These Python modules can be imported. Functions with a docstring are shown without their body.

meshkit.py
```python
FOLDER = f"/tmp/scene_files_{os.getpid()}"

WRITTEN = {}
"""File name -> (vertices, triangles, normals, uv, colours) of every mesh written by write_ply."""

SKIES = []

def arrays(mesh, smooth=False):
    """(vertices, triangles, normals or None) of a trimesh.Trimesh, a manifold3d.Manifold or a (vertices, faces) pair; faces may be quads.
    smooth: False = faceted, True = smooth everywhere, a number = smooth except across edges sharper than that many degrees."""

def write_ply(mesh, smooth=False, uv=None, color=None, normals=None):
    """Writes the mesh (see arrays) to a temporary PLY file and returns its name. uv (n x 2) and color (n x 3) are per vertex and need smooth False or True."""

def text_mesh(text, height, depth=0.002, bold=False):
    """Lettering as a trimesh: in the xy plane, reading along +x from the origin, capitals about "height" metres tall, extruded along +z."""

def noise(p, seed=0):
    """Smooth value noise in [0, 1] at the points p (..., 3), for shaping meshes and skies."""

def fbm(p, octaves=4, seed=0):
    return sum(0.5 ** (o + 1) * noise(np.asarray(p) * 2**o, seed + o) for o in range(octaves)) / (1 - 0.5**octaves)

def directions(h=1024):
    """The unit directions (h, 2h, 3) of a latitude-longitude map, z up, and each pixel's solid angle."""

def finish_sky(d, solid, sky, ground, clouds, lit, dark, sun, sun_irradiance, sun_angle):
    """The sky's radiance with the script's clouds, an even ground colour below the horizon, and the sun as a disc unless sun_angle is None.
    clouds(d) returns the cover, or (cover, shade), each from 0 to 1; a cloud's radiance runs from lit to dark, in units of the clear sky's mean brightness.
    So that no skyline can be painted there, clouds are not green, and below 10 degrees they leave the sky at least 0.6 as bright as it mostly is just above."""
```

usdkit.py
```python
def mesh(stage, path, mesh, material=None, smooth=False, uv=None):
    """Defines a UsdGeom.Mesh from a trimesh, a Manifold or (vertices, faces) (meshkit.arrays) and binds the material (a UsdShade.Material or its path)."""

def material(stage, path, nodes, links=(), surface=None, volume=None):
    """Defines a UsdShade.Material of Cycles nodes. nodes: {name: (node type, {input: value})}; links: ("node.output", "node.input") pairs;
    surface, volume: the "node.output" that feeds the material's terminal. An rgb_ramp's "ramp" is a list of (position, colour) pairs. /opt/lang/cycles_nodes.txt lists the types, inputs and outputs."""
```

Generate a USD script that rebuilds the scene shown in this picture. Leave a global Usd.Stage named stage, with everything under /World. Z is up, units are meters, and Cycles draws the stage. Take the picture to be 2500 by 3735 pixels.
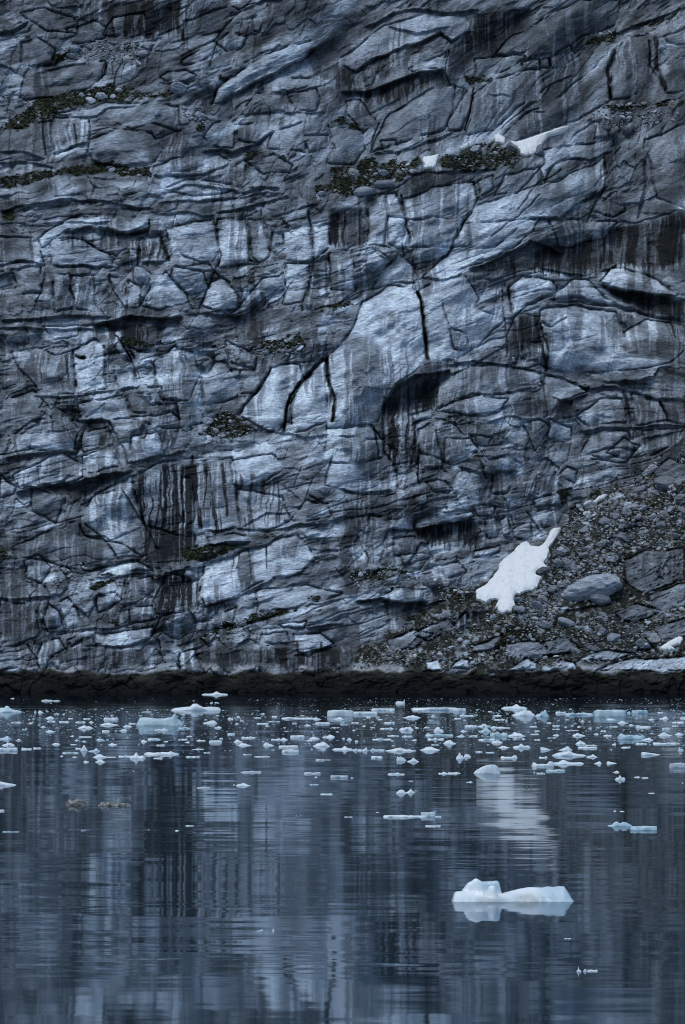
import math
import numpy as np
import trimesh
import usdkit
from scipy.spatial import cKDTree
from scipy.ndimage import gaussian_filter
from pxr import Usd, UsdGeom, UsdLux, UsdShade, Gf, Sdf, Vt

stage = Usd.Stage.CreateInMemory()
UsdGeom.SetStageUpAxis(stage, UsdGeom.Tokens.z)
UsdGeom.SetStageMetersPerUnit(stage, 1.0)
UsdGeom.Xform.Define(stage, '/World')
UsdGeom.Scope.Define(stage, '/World/Looks')

# ------------------------------------------------------------------ camera, sky, sun, exposure
EYE = 10.0                                   # metres above the water
FOCAL = 200.0 / 24.0 * 2500.0                # focal length in photograph pixels
HORIZON = 2353.0                             # row of the horizon in the photograph
PITCH = math.atan((HORIZON - 1867.5) / FOCAL)
cam = UsdGeom.Camera.Define(stage, '/World/camera')
cam.CreateFocalLengthAttr(200.0)
cam.CreateHorizontalApertureAttr(24.0)
cam.CreateVerticalApertureAttr(24.0 * 3735 / 2500)
cam.CreateClippingRangeAttr(Gf.Vec2f(1.0, 50000.0))
cam.CreateExposureAttr(0.66)
cx = UsdGeom.Xformable(cam)
cx.AddTranslateOp().Set(Gf.Vec3d(0, 0, EYE))
cx.AddRotateXOp().Set(90.0 + math.degrees(PITCH))

SUN_ELEV, SUN_AZ = math.radians(64), math.radians(212)     # high, behind the viewer's left shoulder
usdkit.material(stage, '/World/Looks/sky_look', {
    'sky': ('sky_texture', {'sky_type': 'single_scattering', 'sun_disc': False, 'sun_elevation': SUN_ELEV, 'sun_rotation': SUN_AZ, 'altitude': 100.0, 'air_density': 1.0, 'aerosol_density': 2.0, 'ozone_density': 1.0}),
    'tc': ('texture_coordinate', {}),
    'n': ('noise_texture', {'scale': 2.2, 'detail': 5.0, 'roughness': 0.55}),
    'r': ('map_range', {'from_min': 0.3, 'from_max': 0.7, 'to_min': 0.86, 'to_max': 1.0, 'clamp': True}),
    'cloud': ('mix', {'mix_type': 'mix', 'color2': (2.75, 4.2, 6.5)}),
    'bg': ('background_shader', {'strength': 0.075})},
    [('tc.generated', 'n.vector'), ('n.fac', 'r.value'), ('r.result', 'cloud.fac'), ('sky.color', 'cloud.color1'), ('cloud.color', 'bg.color')], surface='bg.background')
dome = UsdLux.DomeLight.Define(stage, '/World/sky')
UsdShade.MaterialBindingAPI.Apply(dome.GetPrim()).Bind(UsdShade.Material.Get(stage, '/World/Looks/sky_look'))
sun = UsdLux.DistantLight.Define(stage, '/World/sun')
UsdLux.LightAPI(sun.GetPrim()).CreateNormalizeAttr(True)
sun.CreateIntensityAttr(0.4)
sun.CreateColorAttr(Gf.Vec3f(1.0, 0.98, 0.96))
sun.CreateAngleAttr(35.0)
sx = UsdGeom.Xformable(sun)
sx.AddRotateZOp().Set(-math.degrees(SUN_AZ))
sx.AddRotateXOp().Set(-(90.0 - math.degrees(SUN_ELEV)))
dome.GetPrim().SetCustomDataByKey('kind', 'structure')

# ------------------------------------------------------------------ helpers
USED = {}
def numbered(parent, name):
    k = (parent, name)
    USED[k] = USED.get(k, -1) + 1
    return name if USED[k] == 0 else '%s_%03d' % (name, USED[k])

def tag(prim, label=None, cat=None, group=None, kind=None):
    for k, v in (('label', label), ('category', cat), ('group', group), ('kind', kind)):
        if v:
            prim.SetCustomDataByKey(k, v)

def put(name, v, f, mat, parent='/World', normals=None, colour=None, smooth=False, loc=None):
    path = parent + '/' + numbered(parent, name)
    m = UsdGeom.Mesh.Define(stage, path)
    v = np.asarray(v, float)
    if loc is not None:
        v = v - np.asarray(loc)
        m.AddTranslateOp().Set(Gf.Vec3d(*map(float, loc)))
    if smooth and normals is None:
        fn = np.cross(v[f[:, 1]] - v[f[:, 0]], v[f[:, 2]] - v[f[:, 0]])
        normals = np.zeros_like(v)
        for k in range(3):
            np.add.at(normals, f[:, k], fn)
        normals /= np.maximum(np.linalg.norm(normals, axis=1, keepdims=True), 1e-12)
    m.CreatePointsAttr(Vt.Vec3fArray.FromNumpy(np.ascontiguousarray(v, np.float32)))
    m.CreateFaceVertexCountsAttr(Vt.IntArray.FromNumpy(np.full(len(f), f.shape[1], np.int32)))
    m.CreateFaceVertexIndicesAttr(Vt.IntArray.FromNumpy(np.ascontiguousarray(f.ravel(), np.int32)))
    m.CreateSubdivisionSchemeAttr('none')
    if normals is not None:
        m.CreateNormalsAttr(Vt.Vec3fArray.FromNumpy(np.ascontiguousarray(normals, np.float32)))
        m.SetNormalsInterpolation('vertex')
    if colour is not None:
        UsdGeom.PrimvarsAPI(m).CreatePrimvar('stone', Sdf.ValueTypeNames.Color3fArray, 'vertex').Set(Vt.Vec3fArray.FromNumpy(np.ascontiguousarray(colour, np.float32)))
    UsdShade.MaterialBindingAPI.Apply(m.GetPrim()).Bind(UsdShade.Material.Get(stage, '/World/Looks/' + mat))
    return m.GetPrim()

_tables = {}
def vnoise(x, y, seed=0):
    """smooth 2-D value noise in 0..1"""
    if seed not in _tables:
        _tables[seed] = np.random.default_rng(1000 + seed).random((256, 256)).astype(np.float32)
    t = _tables[seed]
    x, y = np.asarray(x, np.float32), np.asarray(y, np.float32)
    xi, yi = np.floor(x), np.floor(y)
    fx, fy = x - xi, y - yi
    xi, yi = xi.astype(np.int32), yi.astype(np.int32)
    fx, fy = fx * fx * (3 - 2 * fx), fy * fy * (3 - 2 * fy)
    x0, x1, y0, y1 = xi & 255, (xi + 1) & 255, yi & 255, (yi + 1) & 255
    return (t[y0, x0] * (1 - fx) + t[y0, x1] * fx) * (1 - fy) + (t[y1, x0] * (1 - fx) + t[y1, x1] * fx) * fy

def fbm2(x, y, octaves=4, seed=0, gain=0.5):
    out, a, tot = 0, 1.0, 0.0
    for o in range(octaves):
        out = out + a * vnoise(x * 2.03 ** o + 17.3 * o, y * 2.03 ** o + 9.1 * o, seed + o)
        tot += a
        a *= gain
    return out / tot

def sstep(a, b, x):
    t = np.clip((x - a) / (b - a), 0, 1)
    return t * t * (3 - 2 * t)

def ray(px, py):
    """direction of a photograph pixel, scaled to run one metre along +y"""
    a, b = (px - 1250.0) / FOCAL, (1867.5 - py) / FOCAL
    c, s = math.cos(PITCH), math.sin(PITCH)
    y = c - b * s
    return a / y, (s + b * c) / y

def on_water(px, py):
    rx, rz = ray(px, py)
    d = -EYE / rz
    return rx * d, d

TILES = {'A': (0, 0, 1.2544), 'B': (1250, 0, 1.2544), 'C': (0, 800, 1.2544), 'D': (1250, 800, 1.2544), 'E': (0, 1600, 1.2544), 'F': (1250, 1600, 1.2544),
         'G': (1650, 1780, 2.6133), 'W': (0, 0, 0.6272)}
def pts(tile, s):
    ox, oy, k = TILES[tile]
    n = np.array([float(t) for p in s.split() for t in p.split(',')]).reshape(-1, 2)
    return n / k + (ox, oy)
# ------------------------------------------------------------------ what the cliff looks like: rows of kind, values, outline
# P tone smooth bulge: rock slab or block, low tones mixing stain with painted overhang shade; S dark: streaked zone; K width depth: joint; L drop reach: overhanging lip; V width dark: stain; M: moss; R density: rubble
ROCK = '''
A P 1.2 .8 .8 965,470 1000,410 1100,330 1200,265 1330,205 1450,185 1460,210 1370,270 1290,310 1180,370 1080,430 1000,470
A P 1.15 .6 .5 250,540 400,535 410,610 400,650 330,670 250,690
A P .72 .6 .6 410,640 560,590 700,620 740,690 690,740 540,760 430,740 405,700
A P .72 .4 .3 0,590 240,560 240,720 0,740
A P .95 .3 .4 250,520 480,470 700,470 820,500 830,590 700,570 600,590 440,530
A P .72 .5 .4 90,200 170,180 250,230 230,290 110,300
A P .6 .6 .5 120,340 300,310 480,280 490,330 400,400 250,440 100,450
A P .95 .6 .5 1000,200 1060,150 1130,170 1110,220 1040,240
A P .62 .5 .6 1170,430 1300,420 1310,500 1120,510
A P .72 .5 .6 1320,420 1440,400 1460,450 1450,500 1350,500
A P .8 .3 .5 1390,620 1500,610 1520,680 1410,690
A P .62 .4 .7 1130,740 1250,710 1340,760 1330,790 1200,790
A P 1.1 .5 .3 180,1090 320,990 680,990 690,1050 560,1060 400,1030 300,1050 200,1129
A P .3 .4 -.3 470,0 830,0 830,80 720,160 560,160 470,130
A P .28 .5 -.3 860,420 960,400 950,480 870,480
A P .4 .3 -.2 1400,240 1500,170 1568,130 1568,400 1440,330
A P .5 .3 .2 100,60 200,40 330,70 350,150 200,140
A P .65 .4 .3 300,130 420,90 500,130 480,170 330,200
A P .85 .3 .4 730,350 850,325 900,350 850,380 760,370
A P 1.1 .3 .4 800,400 860,385 870,400 820,440 780,420
A P .65 .3 .3 480,150 520,80 660,60 690,150 600,165
A P 1 .3 .4 700,760 840,715 1000,710 1060,740 930,800 700,800
A P .95 .3 .3 740,870 850,820 980,830 1100,860 900,890
A P 1 .3 .3 930,630 980,560 1070,540 1080,680 1010,680
A P .95 .4 .4 1090,570 1240,560 1250,600 1180,660 1090,640
A P .8 .3 .3 1250,600 1390,560 1390,690 1230,680
A P .85 .3 .3 1250,320 1320,350 1440,350 1420,380 1320,410 1250,400
A P .9 .3 .3 1160,90 1210,90 1200,150 1170,140
A P .85 .4 .3 840,280 980,190 1000,210 990,240 900,290 840,300
A P .5 .4 .1 850,100 1050,20 1090,40 1020,140 840,180
A P .9 .3 .2 1060,60 1140,20 1230,20 1210,60 1080,120
B P 1.1 .6 .4 80,210 190,110 370,70 560,80 600,140 500,190 440,150 300,200 150,270 60,330 0,280
B P 1.3 .6 .5 310,320 380,280 470,250 470,310 400,310 330,335
B P .32 .3 -.2 60,400 300,350 470,320 480,380 380,400 270,450 100,460
B P .3 .3 -.5 600,60 860,40 860,130 720,230 660,240 560,340 500,330 480,240 600,150
B P .75 .8 .4 750,180 870,120 1090,0 1270,0 1260,110 1100,160 1000,230 880,250 700,240
B P .85 .8 .6 220,520 300,470 430,400 505,395 500,500 470,590 360,620 180,680 130,700
B P .88 .7 .5 600,430 700,360 900,310 920,410 800,490 690,590 580,620
B P .82 .8 .6 740,620 830,530 1000,440 1240,230 1220,460 1080,540 900,600 780,640
B P .82 .7 .5 1230,330 1290,190 1400,160 1400,400 1300,450 1230,460
B P .85 .5 .5 1470,170 1568,120 1568,200 1480,190
B P .6 .5 .3 1500,280 1568,250 1568,400 1480,420
B P .82 .6 .4 1380,640 1568,570 1568,720 1420,760
B P 1.15 .6 .5 920,690 1000,670 1240,640 1230,690 1130,720 1010,720 950,760 930,830 1000,830 1200,720 1210,850 1100,900 1000,1000 860,1000 700,1129 500,1129 600,960 800,880 930,740
B P 1.2 .6 .6 280,920 420,860 600,830 620,920 540,1050 500,1129 310,1129 300,1000
B P 1.05 .4 .6 120,960 180,890 250,890 290,1000 300,1129 120,1129
B P .3 .3 -.5 0,960 100,960 110,1129 0,1129
B P .33 .5 -.2 1100,1110 1250,1040 1400,1000 1568,960 1568,1129 1100,1129
B P .62 .4 .2 1420,770 1568,740 1568,950 1450,900
B P .45 .5 .1 310,800 560,780 580,830 320,850
B P .75 .4 .5 0,570 90,590 100,680 50,750 0,750
B P .8 .4 .5 20,460 80,450 160,560 90,600 20,520
B P .85 .4 .4 180,650 250,640 250,690 190,690
B P .75 .4 .4 610,270 780,240 830,270 720,320 620,350
B P .85 .4 .5 815,290 895,265 900,310 820,320
B P .7 .3 .5 905,270 945,262 950,300 910,300
B P .75 .3 .5 950,262 1040,205 1060,240 1050,290 960,300
B P .55 .4 .2 480,560 560,420 590,440 550,600 490,600
B P .9 .3 .3 740,800 900,760 930,830 780,880 700,890
B P .95 .3 .4 620,820 680,800 690,860 640,900
B P .75 .3 .3 1140,960 1250,880 1290,960 1230,1000
C P .85 .5 .5 230,120 330,90 500,150 510,210 240,210
C P .62 .6 .5 400,110 560,60 690,30 680,60 560,130 530,160
C P 1 .5 .3 640,80 740,70 750,190 640,190
C P 1.05 .4 .6 760,40 880,10 980,0 1000,150 960,200 800,150
C P 1.15 .6 .5 1000,0 1130,0 1140,190 1180,200 1000,220
C P 1.0 .5 .5 1145,0 1200,0 1240,160 1190,190 1155,170
C P .82 .5 .7 50,230 180,220 190,330 90,330
C P .88 .4 .6 250,250 325,250 330,410 250,430
C P .92 .4 .6 335,260 420,250 440,420 340,410
C P 1.2 .5 1 610,235 650,225 685,250 670,290 620,285
C P 1 .5 .9 650,390 700,270 760,245 850,340 860,380 720,410
C P .95 .5 .8 800,220 930,240 950,320 870,350 790,260
C P 1.1 .5 .8 920,400 960,290 1010,270 1090,350 1080,400 1000,420
C P .88 .5 .8 1050,440 1200,280 1290,250 1300,300 1190,380 1100,440
C P 1.05 .4 .5 1300,60 1410,20 1420,190 1310,190
C P 1.12 .4 .6 1430,40 1500,30 1510,130 1430,180
C P 1 .4 .6 1500,170 1568,140 1568,330 1510,320
C P .95 .3 .5 1310,210 1410,200 1390,380 1300,380
C P .27 .4 -.6 440,480 760,480 700,580 600,570 540,510
C P .45 .4 -.1 960,450 1300,400 1400,450 1200,520 1000,500
C P 1.25 .6 .7 210,500 350,490 350,530 250,550
C P 1 .6 .5 360,495 430,490 440,550 370,570
C P .85 .6 .4 50,600 180,580 250,620 330,600 340,800 200,790 90,690
C P 1.2 .6 .5 330,600 430,550 470,580 480,770 350,800
C P 1.15 .4 .5 490,520 540,540 600,660 560,620 500,570
C P 1 .4 .5 590,590 660,610 700,680 640,670
C P 1.08 .4 .6 700,660 800,580 890,620 900,720 870,830 740,820
C P .85 .4 .9 930,740 990,650 1040,660 1090,740 1080,820 940,850
C P 1.28 .9 .6 1100,890 1200,740 1240,680 1370,660 1390,720 1330,810 1300,930 1270,975 1130,910
C P 1.22 .8 .6 1340,830 1400,720 1500,640 1510,770 1500,920 1340,980
C P .62 .5 .2 0,840 150,780 200,830 140,930 40,1000 0,1000
C P 1.05 .4 .6 150,950 240,850 360,960 330,1060 170,1050 60,1030
C P .97 .4 .5 360,850 560,800 600,900 490,920 380,920
C P 1 .4 .7 600,1000 720,980 750,1080 590,1110
C P 1.08 .4 .5 810,840 900,830 930,920 830,960
C P .95 .4 .5 600,900 780,890 880,960 760,960
C P .7 .5 .2 380,970 490,960 530,1030 380,1060
C P 1.05 .4 .5 530,690 600,680 610,760 540,770
C P .9 .4 .5 690,770 740,770 750,840 690,830
C P .55 .3 .2 560,770 620,770 690,820 680,880 600,870
C P .9 .3 .5 500,260 560,270 580,400 540,400
C P .95 .3 .5 585,280 640,300 640,400 590,400
C P .6 .3 .3 0,500 120,510 130,560 30,560
C P .9 .3 .4 1040,560 1180,620 1170,680 1050,650
C P .8 .3 .4 1110,690 1190,690 1170,790 1100,800
C P .6 .3 .2 0,80 140,90 150,200 0,190
D P 1.22 .8 .7 90,380 200,310 340,320 370,440 385,540 380,640 310,710 200,780 170,900 120,940 0,960 0,640 60,500
D P 1.05 .4 .5 350,320 440,270 560,270 620,360 600,400 740,460 620,580 500,640 400,640 390,500
D P 1.15 .5 .6 130,310 200,210 260,160 330,210 340,280 200,300
D P 1.1 .4 .6 210,0 300,0 290,130 210,110
D P 1.2 .5 .4 310,0 560,0 480,170 330,200
D P 1.15 .5 .4 500,150 560,30 900,0 870,60 700,170 600,210 500,260 370,260
D P .3 .5 -.3 600,210 720,160 900,90 1100,100 1400,0 1568,0 1568,180 1440,240 1300,200 1150,250 1000,260 900,220 760,260
D P .9 .4 .3 950,0 1250,20 1200,90 1000,120
D P 1.08 .5 .8 1180,290 1240,230 1330,240 1450,280 1530,350 1300,330 1190,300
D P .24 .5 -.4 1190,310 1400,340 1568,380 1568,460 1450,440 1300,390
D P 1.2 .5 .6 760,320 820,260 960,290 980,320 950,350 840,380 790,440
D P 1.15 .5 .5 980,340 1060,280 1120,290 1180,350 1240,380 1100,380 960,380
D P 1.15 .8 .7 900,420 1060,400 1250,420 1280,520 1400,460 1560,490 1568,600 1500,660 1300,690 1050,700 940,680 820,620 830,560 950,560 900,470
D P .58 .6 -.1 1260,570 1400,545 1568,560 1568,650 1420,645 1320,615
D P .55 .5 -.1 1045,675 1110,665 1180,680 1150,700 1070,700
D P .38 .5 -.2 760,540 820,440 880,420 890,560 820,600 800,660 750,600
D P .95 .4 .5 500,500 570,530 580,590 510,590
D P .88 .4 .4 440,740 560,680 680,660 870,700 910,760 770,790 600,800 440,860
D P 1.02 .5 .5 430,870 620,810 760,820 720,880 560,890
D P .33 .5 -.5 190,850 240,770 330,720 440,720 430,860 330,870 250,900 190,940
D P .14 .6 -.3 340,760 430,750 430,850 340,850
D P 1 .3 .5 320,890 400,870 410,900 330,920
D P 1.18 .5 .5 0,960 120,930 180,1010 190,1090 60,1129 0,1100
D P 1.05 .5 .5 350,960 440,910 520,940 600,1000 620,1060 470,1110 350,1070
D P .62 .3 .4 590,990 680,1010 660,1050 600,1030
D P .95 .3 .5 830,930 900,920 950,950 880,1060
D P 1.1 .4 .6 950,920 1000,940 1050,950 1040,1000 940,1000
D P .28 .4 -.4 980,830 1060,820 1060,900 990,910
D P .95 .5 .5 920,720 1060,730 1115,790 1000,830 920,800
D P 1.02 .5 .5 1080,900 1180,830 1280,830 1300,920 1140,950
D P .75 .6 .4 1330,800 1450,820 1490,920 1350,940
D P .62 .6 .3 1460,830 1568,840 1568,930 1490,920
D P .97 .4 .5 1090,1060 1150,980 1310,970 1340,1060 1200,1100
D P .85 .4 .6 1220,1070 1290,1010 1360,1040 1300,1100
D P .62 .5 .3 1380,970 1568,950 1540,1010 1400,1090
D P .28 .4 -.3 1480,1060 1568,1000 1568,1060 1440,1129
D P .5 .4 0 780,830 900,820 920,900 800,900
E P .88 .4 .6 0,160 70,220 60,250 0,260
E P 1.15 .5 .5 60,170 220,80 270,60 350,110 380,180 300,200 200,210 90,230
E P 1.2 .6 .5 370,80 510,40 550,130 400,160
E P .25 .4 -.5 210,220 460,180 590,150 480,210 400,270 330,280 250,260
E P .6 .5 .5 140,230 200,240 290,290 250,380 150,330
E P .3 .4 -.3 0,430 100,330 60,420
E P 1.25 .8 .6 380,320 440,260 600,170 620,270 650,390 650,540 540,470 380,440 360,370
E P .68 .5 .3 60,500 250,410 370,370 480,470 540,560 400,600 100,540
E P .8 .6 .4 480,470 640,420 655,540 540,550
E P .8 .5 .2 610,170 750,110 880,90 1060,90 1080,180 1100,400 950,420 850,450 660,400
E P 1.15 .5 .2 830,180 870,180 890,380 850,400
E P .33 .4 -.1 655,400 840,430 850,510 800,580 700,570 660,530
E P 1.15 .5 .4 1060,110 1250,70 1300,130 1190,200 1070,210
E P .95 .5 .4 1090,230 1300,260 1330,370 1230,420 1110,400
E P .98 .4 .5 1340,370 1400,290 1500,320 1510,350 1400,380
E P .8 .4 .7 950,450 1060,435 1140,450 1120,480 960,480
E P 1.25 .6 .7 450,620 560,570 620,565 700,600 620,605 540,625
E P 1.22 .7 .6 930,570 1040,540 1130,510 1230,470 1360,440 1400,470 1450,550 1380,620 1240,640 1170,660 1080,720 940,760 920,720
E P 1.1 .5 .6 840,600 900,580 910,640 840,650
E P .75 .5 .2 700,740 760,620 850,640 920,650 900,780 720,810
E P .8 .5 .8 580,660 690,630 700,690 620,720
E P .97 .4 .6 450,720 530,700 560,740 450,790
E P .88 .4 .7 190,830 220,760 270,800 280,860 200,870
E P .95 .4 .7 270,760 310,730 350,780 370,870 310,880
E P .78 .4 .7 110,560 170,540 220,590 190,660 120,640
E P 1.15 .4 .8 275,590 300,570 325,605 290,610
E P .92 .4 .5 590,780 690,770 720,830 600,850
E P 1.08 .4 .5 420,900 580,880 700,870 690,920 560,950 430,940
E P .88 .5 .5 880,860 1080,770 1060,850 900,880
E P 1.15 .4 .6 160,1020 200,930 270,920 290,970 230,1000 200,1070
E P .82 .4 .5 310,930 380,890 400,900 330,960
E P 1.28 .5 .7 820,1060 830,980 890,970 920,1060
E P 1.05 .4 .6 730,1060 800,1010 820,1060
E P 1 .4 .5 0,1075 80,1050 80,1085 0,1085
E P .92 .4 .4 1170,700 1400,680 1560,710 1500,730 1350,770 1180,790
E P 1.02 .3 .4 1270,850 1400,835 1390,860 1290,860
E P 1.12 .5 .5 1340,900 1460,890 1520,940 1400,990 1360,970
E P .7 .3 .5 1190,890 1300,890 1320,940 1200,930
E P .33 .4 0 1160,970 1340,960 1400,1000 1568,950 1568,1060 1160,1060
E P .5 .4 -.1 0,600 110,600 130,720 0,730
E P .56 .4 .3 0,740 150,760 180,900 60,950 0,900
E P .52 .3 -.1 290,970 700,960 690,1040 300,1060
E P .44 .3 -.1 920,940 1160,930 1150,1060 920,1060
F P 1.08 .5 .5 0,0 190,0 200,90 250,160 240,240 110,250 0,220
F P .97 .4 .5 350,30 430,20 450,130 360,130
F P 1.08 .5 .5 470,0 580,0 620,60 530,110 460,110
F P 1.08 .4 .6 640,110 760,85 820,120 780,150 650,150
F P .65 .4 .2 690,160 790,160 760,250 690,250
F P .97 .4 .7 990,170 1030,125 1070,150 1060,200
F P .92 .5 .4 1080,90 1200,50 1340,60 1300,110
F P 1.22 .5 .5 430,390 490,360 590,330 600,350 490,390
F P 1 .4 .5 600,310 700,310 690,350 620,350
F P 1.1 .4 .5 415,330 470,320 460,350
F P .35 .5 -.3 340,410 600,370 640,480 560,490 440,490 340,470
F P 1 .4 .7 720,370 750,350 770,430 730,440
F P .82 .4 .7 780,410 860,380 870,450 790,460
F P .92 .4 .6 870,280 990,260 1010,300 880,310
F P .82 .4 .5 890,330 1040,340 1040,380 920,400
F P .88 .4 .6 650,370 700,360 710,450 660,450
F P .82 .4 .6 220,370 330,350 330,410 230,410
F P .8 .4 .6 240,460 330,450 340,530 250,540
F P .9 .4 .8 330,270 380,260 380,300 340,305
F P .97 .4 .6 600,520 720,500 720,520 600,540
F P .82 .4 .6 440,590 520,570 560,610 460,640
F P 1.02 .5 .6 170,720 240,690 370,690 380,740 240,750
F P .33 .5 -.3 190,760 380,750 370,790 220,840
F P .35 .4 0 0,860 80,850 80,950 0,960
F P .3 .4 -.3 380,670 440,640 490,720 440,750
F P 1.28 .5 .7 380,1020 430,1010 450,1060 390,1060
F P 1.15 .4 .6 490,1055 530,1010 570,1020 580,1055
F P 1.12 .4 .7 760,1055 830,1010 890,1030 880,1060
F P 1.25 .5 .8 970,1055 1010,1010 1060,1020 1080,1058
F P 1.15 .4 .5 1180,1055 1260,1020 1400,1010 1568,990 1568,1060 1180,1060
F P .52 .6 .5 1290,560 1400,510 1560,510 1568,640 1380,710 1300,660
F P .97 .5 .5 500,860 570,790 580,860 540,870
F P .27 .5 0 580,780 650,770 660,830 590,850
F P .62 .4 .5 920,930 1030,910 1080,960 950,990
F P .7 .4 .5 600,950 720,910 730,960 600,980
F P 1.05 .4 .8 1350,970 1390,920 1420,960
F P .85 .3 .6 390,200 470,200 500,240 420,250
F P .8 .3 .5 120,350 200,360 200,400 130,410
F P .72 .5 .5 330,900 480,820 520,860 400,930
F P .62 .4 .4 740,950 900,930 960,990 760,1010
F P .85 .5 .5 1080,1005 1200,965 1330,990 1200,1015
F P .6 .4 .4 1240,800 1350,760 1450,790 1330,850
F P .55 .4 .4 1400,720 1568,660 1568,780 1420,800
F P .66 .4 .4 200,930 330,880 420,900 330,960 220,980
F P .62 .4 .4 1440,860 1568,830 1568,900 1460,920
F P .6 .4 .5 1420,150 1500,90 1568,110 1568,190 1480,200
F S .4 1290,500 1568,500 1568,640 1300,660
F S .6 330,860 560,860 560,960 330,960
A S .9 470,0 900,0 850,170 500,165
A S .5 190,560 250,560 260,720 190,720
A S .5 250,540 410,540 410,660 250,690
A S .7 280,1060 560,1060 600,1129 280,1129
B S .8 60,400 480,330 480,390 270,455 100,465
B S .7 600,60 860,40 720,230 480,250
B S .4 600,380 900,310 800,490 580,620
B S .5 280,850 600,830 500,1129 310,1129
B S .9 0,960 110,960 110,1129 0,1129
B S .8 1100,1060 1568,960 1568,1129 1100,1129
B S .6 1100,540 1260,540 1270,620 1150,620
C S .8 570,80 780,70 780,190 530,210
C S .9 440,480 760,480 640,590 500,570
C S .6 50,590 340,600 340,800 120,740
C S .8 380,970 520,970 520,1050 380,1060
C S .6 0,840 140,800 40,1000 0,1000
C S .6 250,250 440,250 440,420 250,430
D S .8 600,210 1400,0 1568,0 1568,220 900,240
D S .8 1190,310 1568,380 1568,460 1300,400
D S .7 760,440 940,420 950,690 800,660
D S .9 190,850 330,720 440,720 430,860 340,900 350,1129 200,1129
D S .4 880,420 1568,430 1568,600 900,600
D S .6 350,960 470,920 480,1110 350,1100
D S .6 850,820 930,800 960,920 860,920
E S 1 610,170 750,110 1060,90 1080,200 1050,400 950,480 830,580 660,550
E S .7 1060,110 1330,200 1330,400 1090,420
E S .95 700,740 760,620 850,610 940,650 910,780 720,820
E S .7 1030,530 1160,510 1180,680 1060,680
E S .8 1160,950 1568,950 1568,1060 1160,1060
E S .6 300,960 1160,960 1160,1060 300,1060
E S .5 370,170 620,170 620,440 380,440
E S .5 60,100 540,60 540,180 60,220
E S .5 60,420 480,400 480,600 60,540
E S .6 0,620 110,620 180,900 0,940
F S .9 340,400 640,370 640,490 340,480
F S .8 500,780 670,770 660,860 500,870
F S .6 0,0 350,0 350,160 150,250
F S .6 190,750 380,740 370,800 220,840
A K 6 1.6 405,540 415,620 400,700
A K 4 .8 480,285 470,360
A K 6 1.2 1200,960 1225,1050 1240,1129
A K 5 1.2 1000,1000 985,1060 1000,1129
A K 6 1.2 1410,960 1430,1060 1425,1129
A K 9 1.8 960,480 1000,400 1060,350
A K 6 1.3 1010,140 1000,190 960,300
A K 5 1 830,260 990,180 1050,110 1110,40 1150,0
A K 5 1 1130,760 1125,830
A K 5 1 1310,420 1320,500
A K 5 1 1500,560 1530,680
B K 12 1.5 1250,230 1215,330 1225,460
B K 8 1.2 1400,190 1410,310 1460,390
B K 8 1.2 600,400 580,500 565,600
B K 5 1 510,400 545,410 530,520
B K 8 1.5 275,900 290,1000 310,1129
B K 6 1.3 600,830 625,910
B K 5 1.4 625,910 590,990 530,1050 500,1129
B K 7 1.3 1200,740 1200,850 1160,920 1120,1020
B K 9 1.4 1385,740 1390,880 1350,990
B K 9 1.6 200,900 210,1000 190,1129
B K 5 1 900,265 905,310
B K 5 1 945,262 950,300
B K 5 1 1050,250 1060,295
B K 6 1.3 485,240 475,330 490,390
B K 5 1.1 800,960 900,830 1000,780
B K 5 1.1 690,1080 800,990 900,900
B K 6 1.2 170,560 130,690
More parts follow.
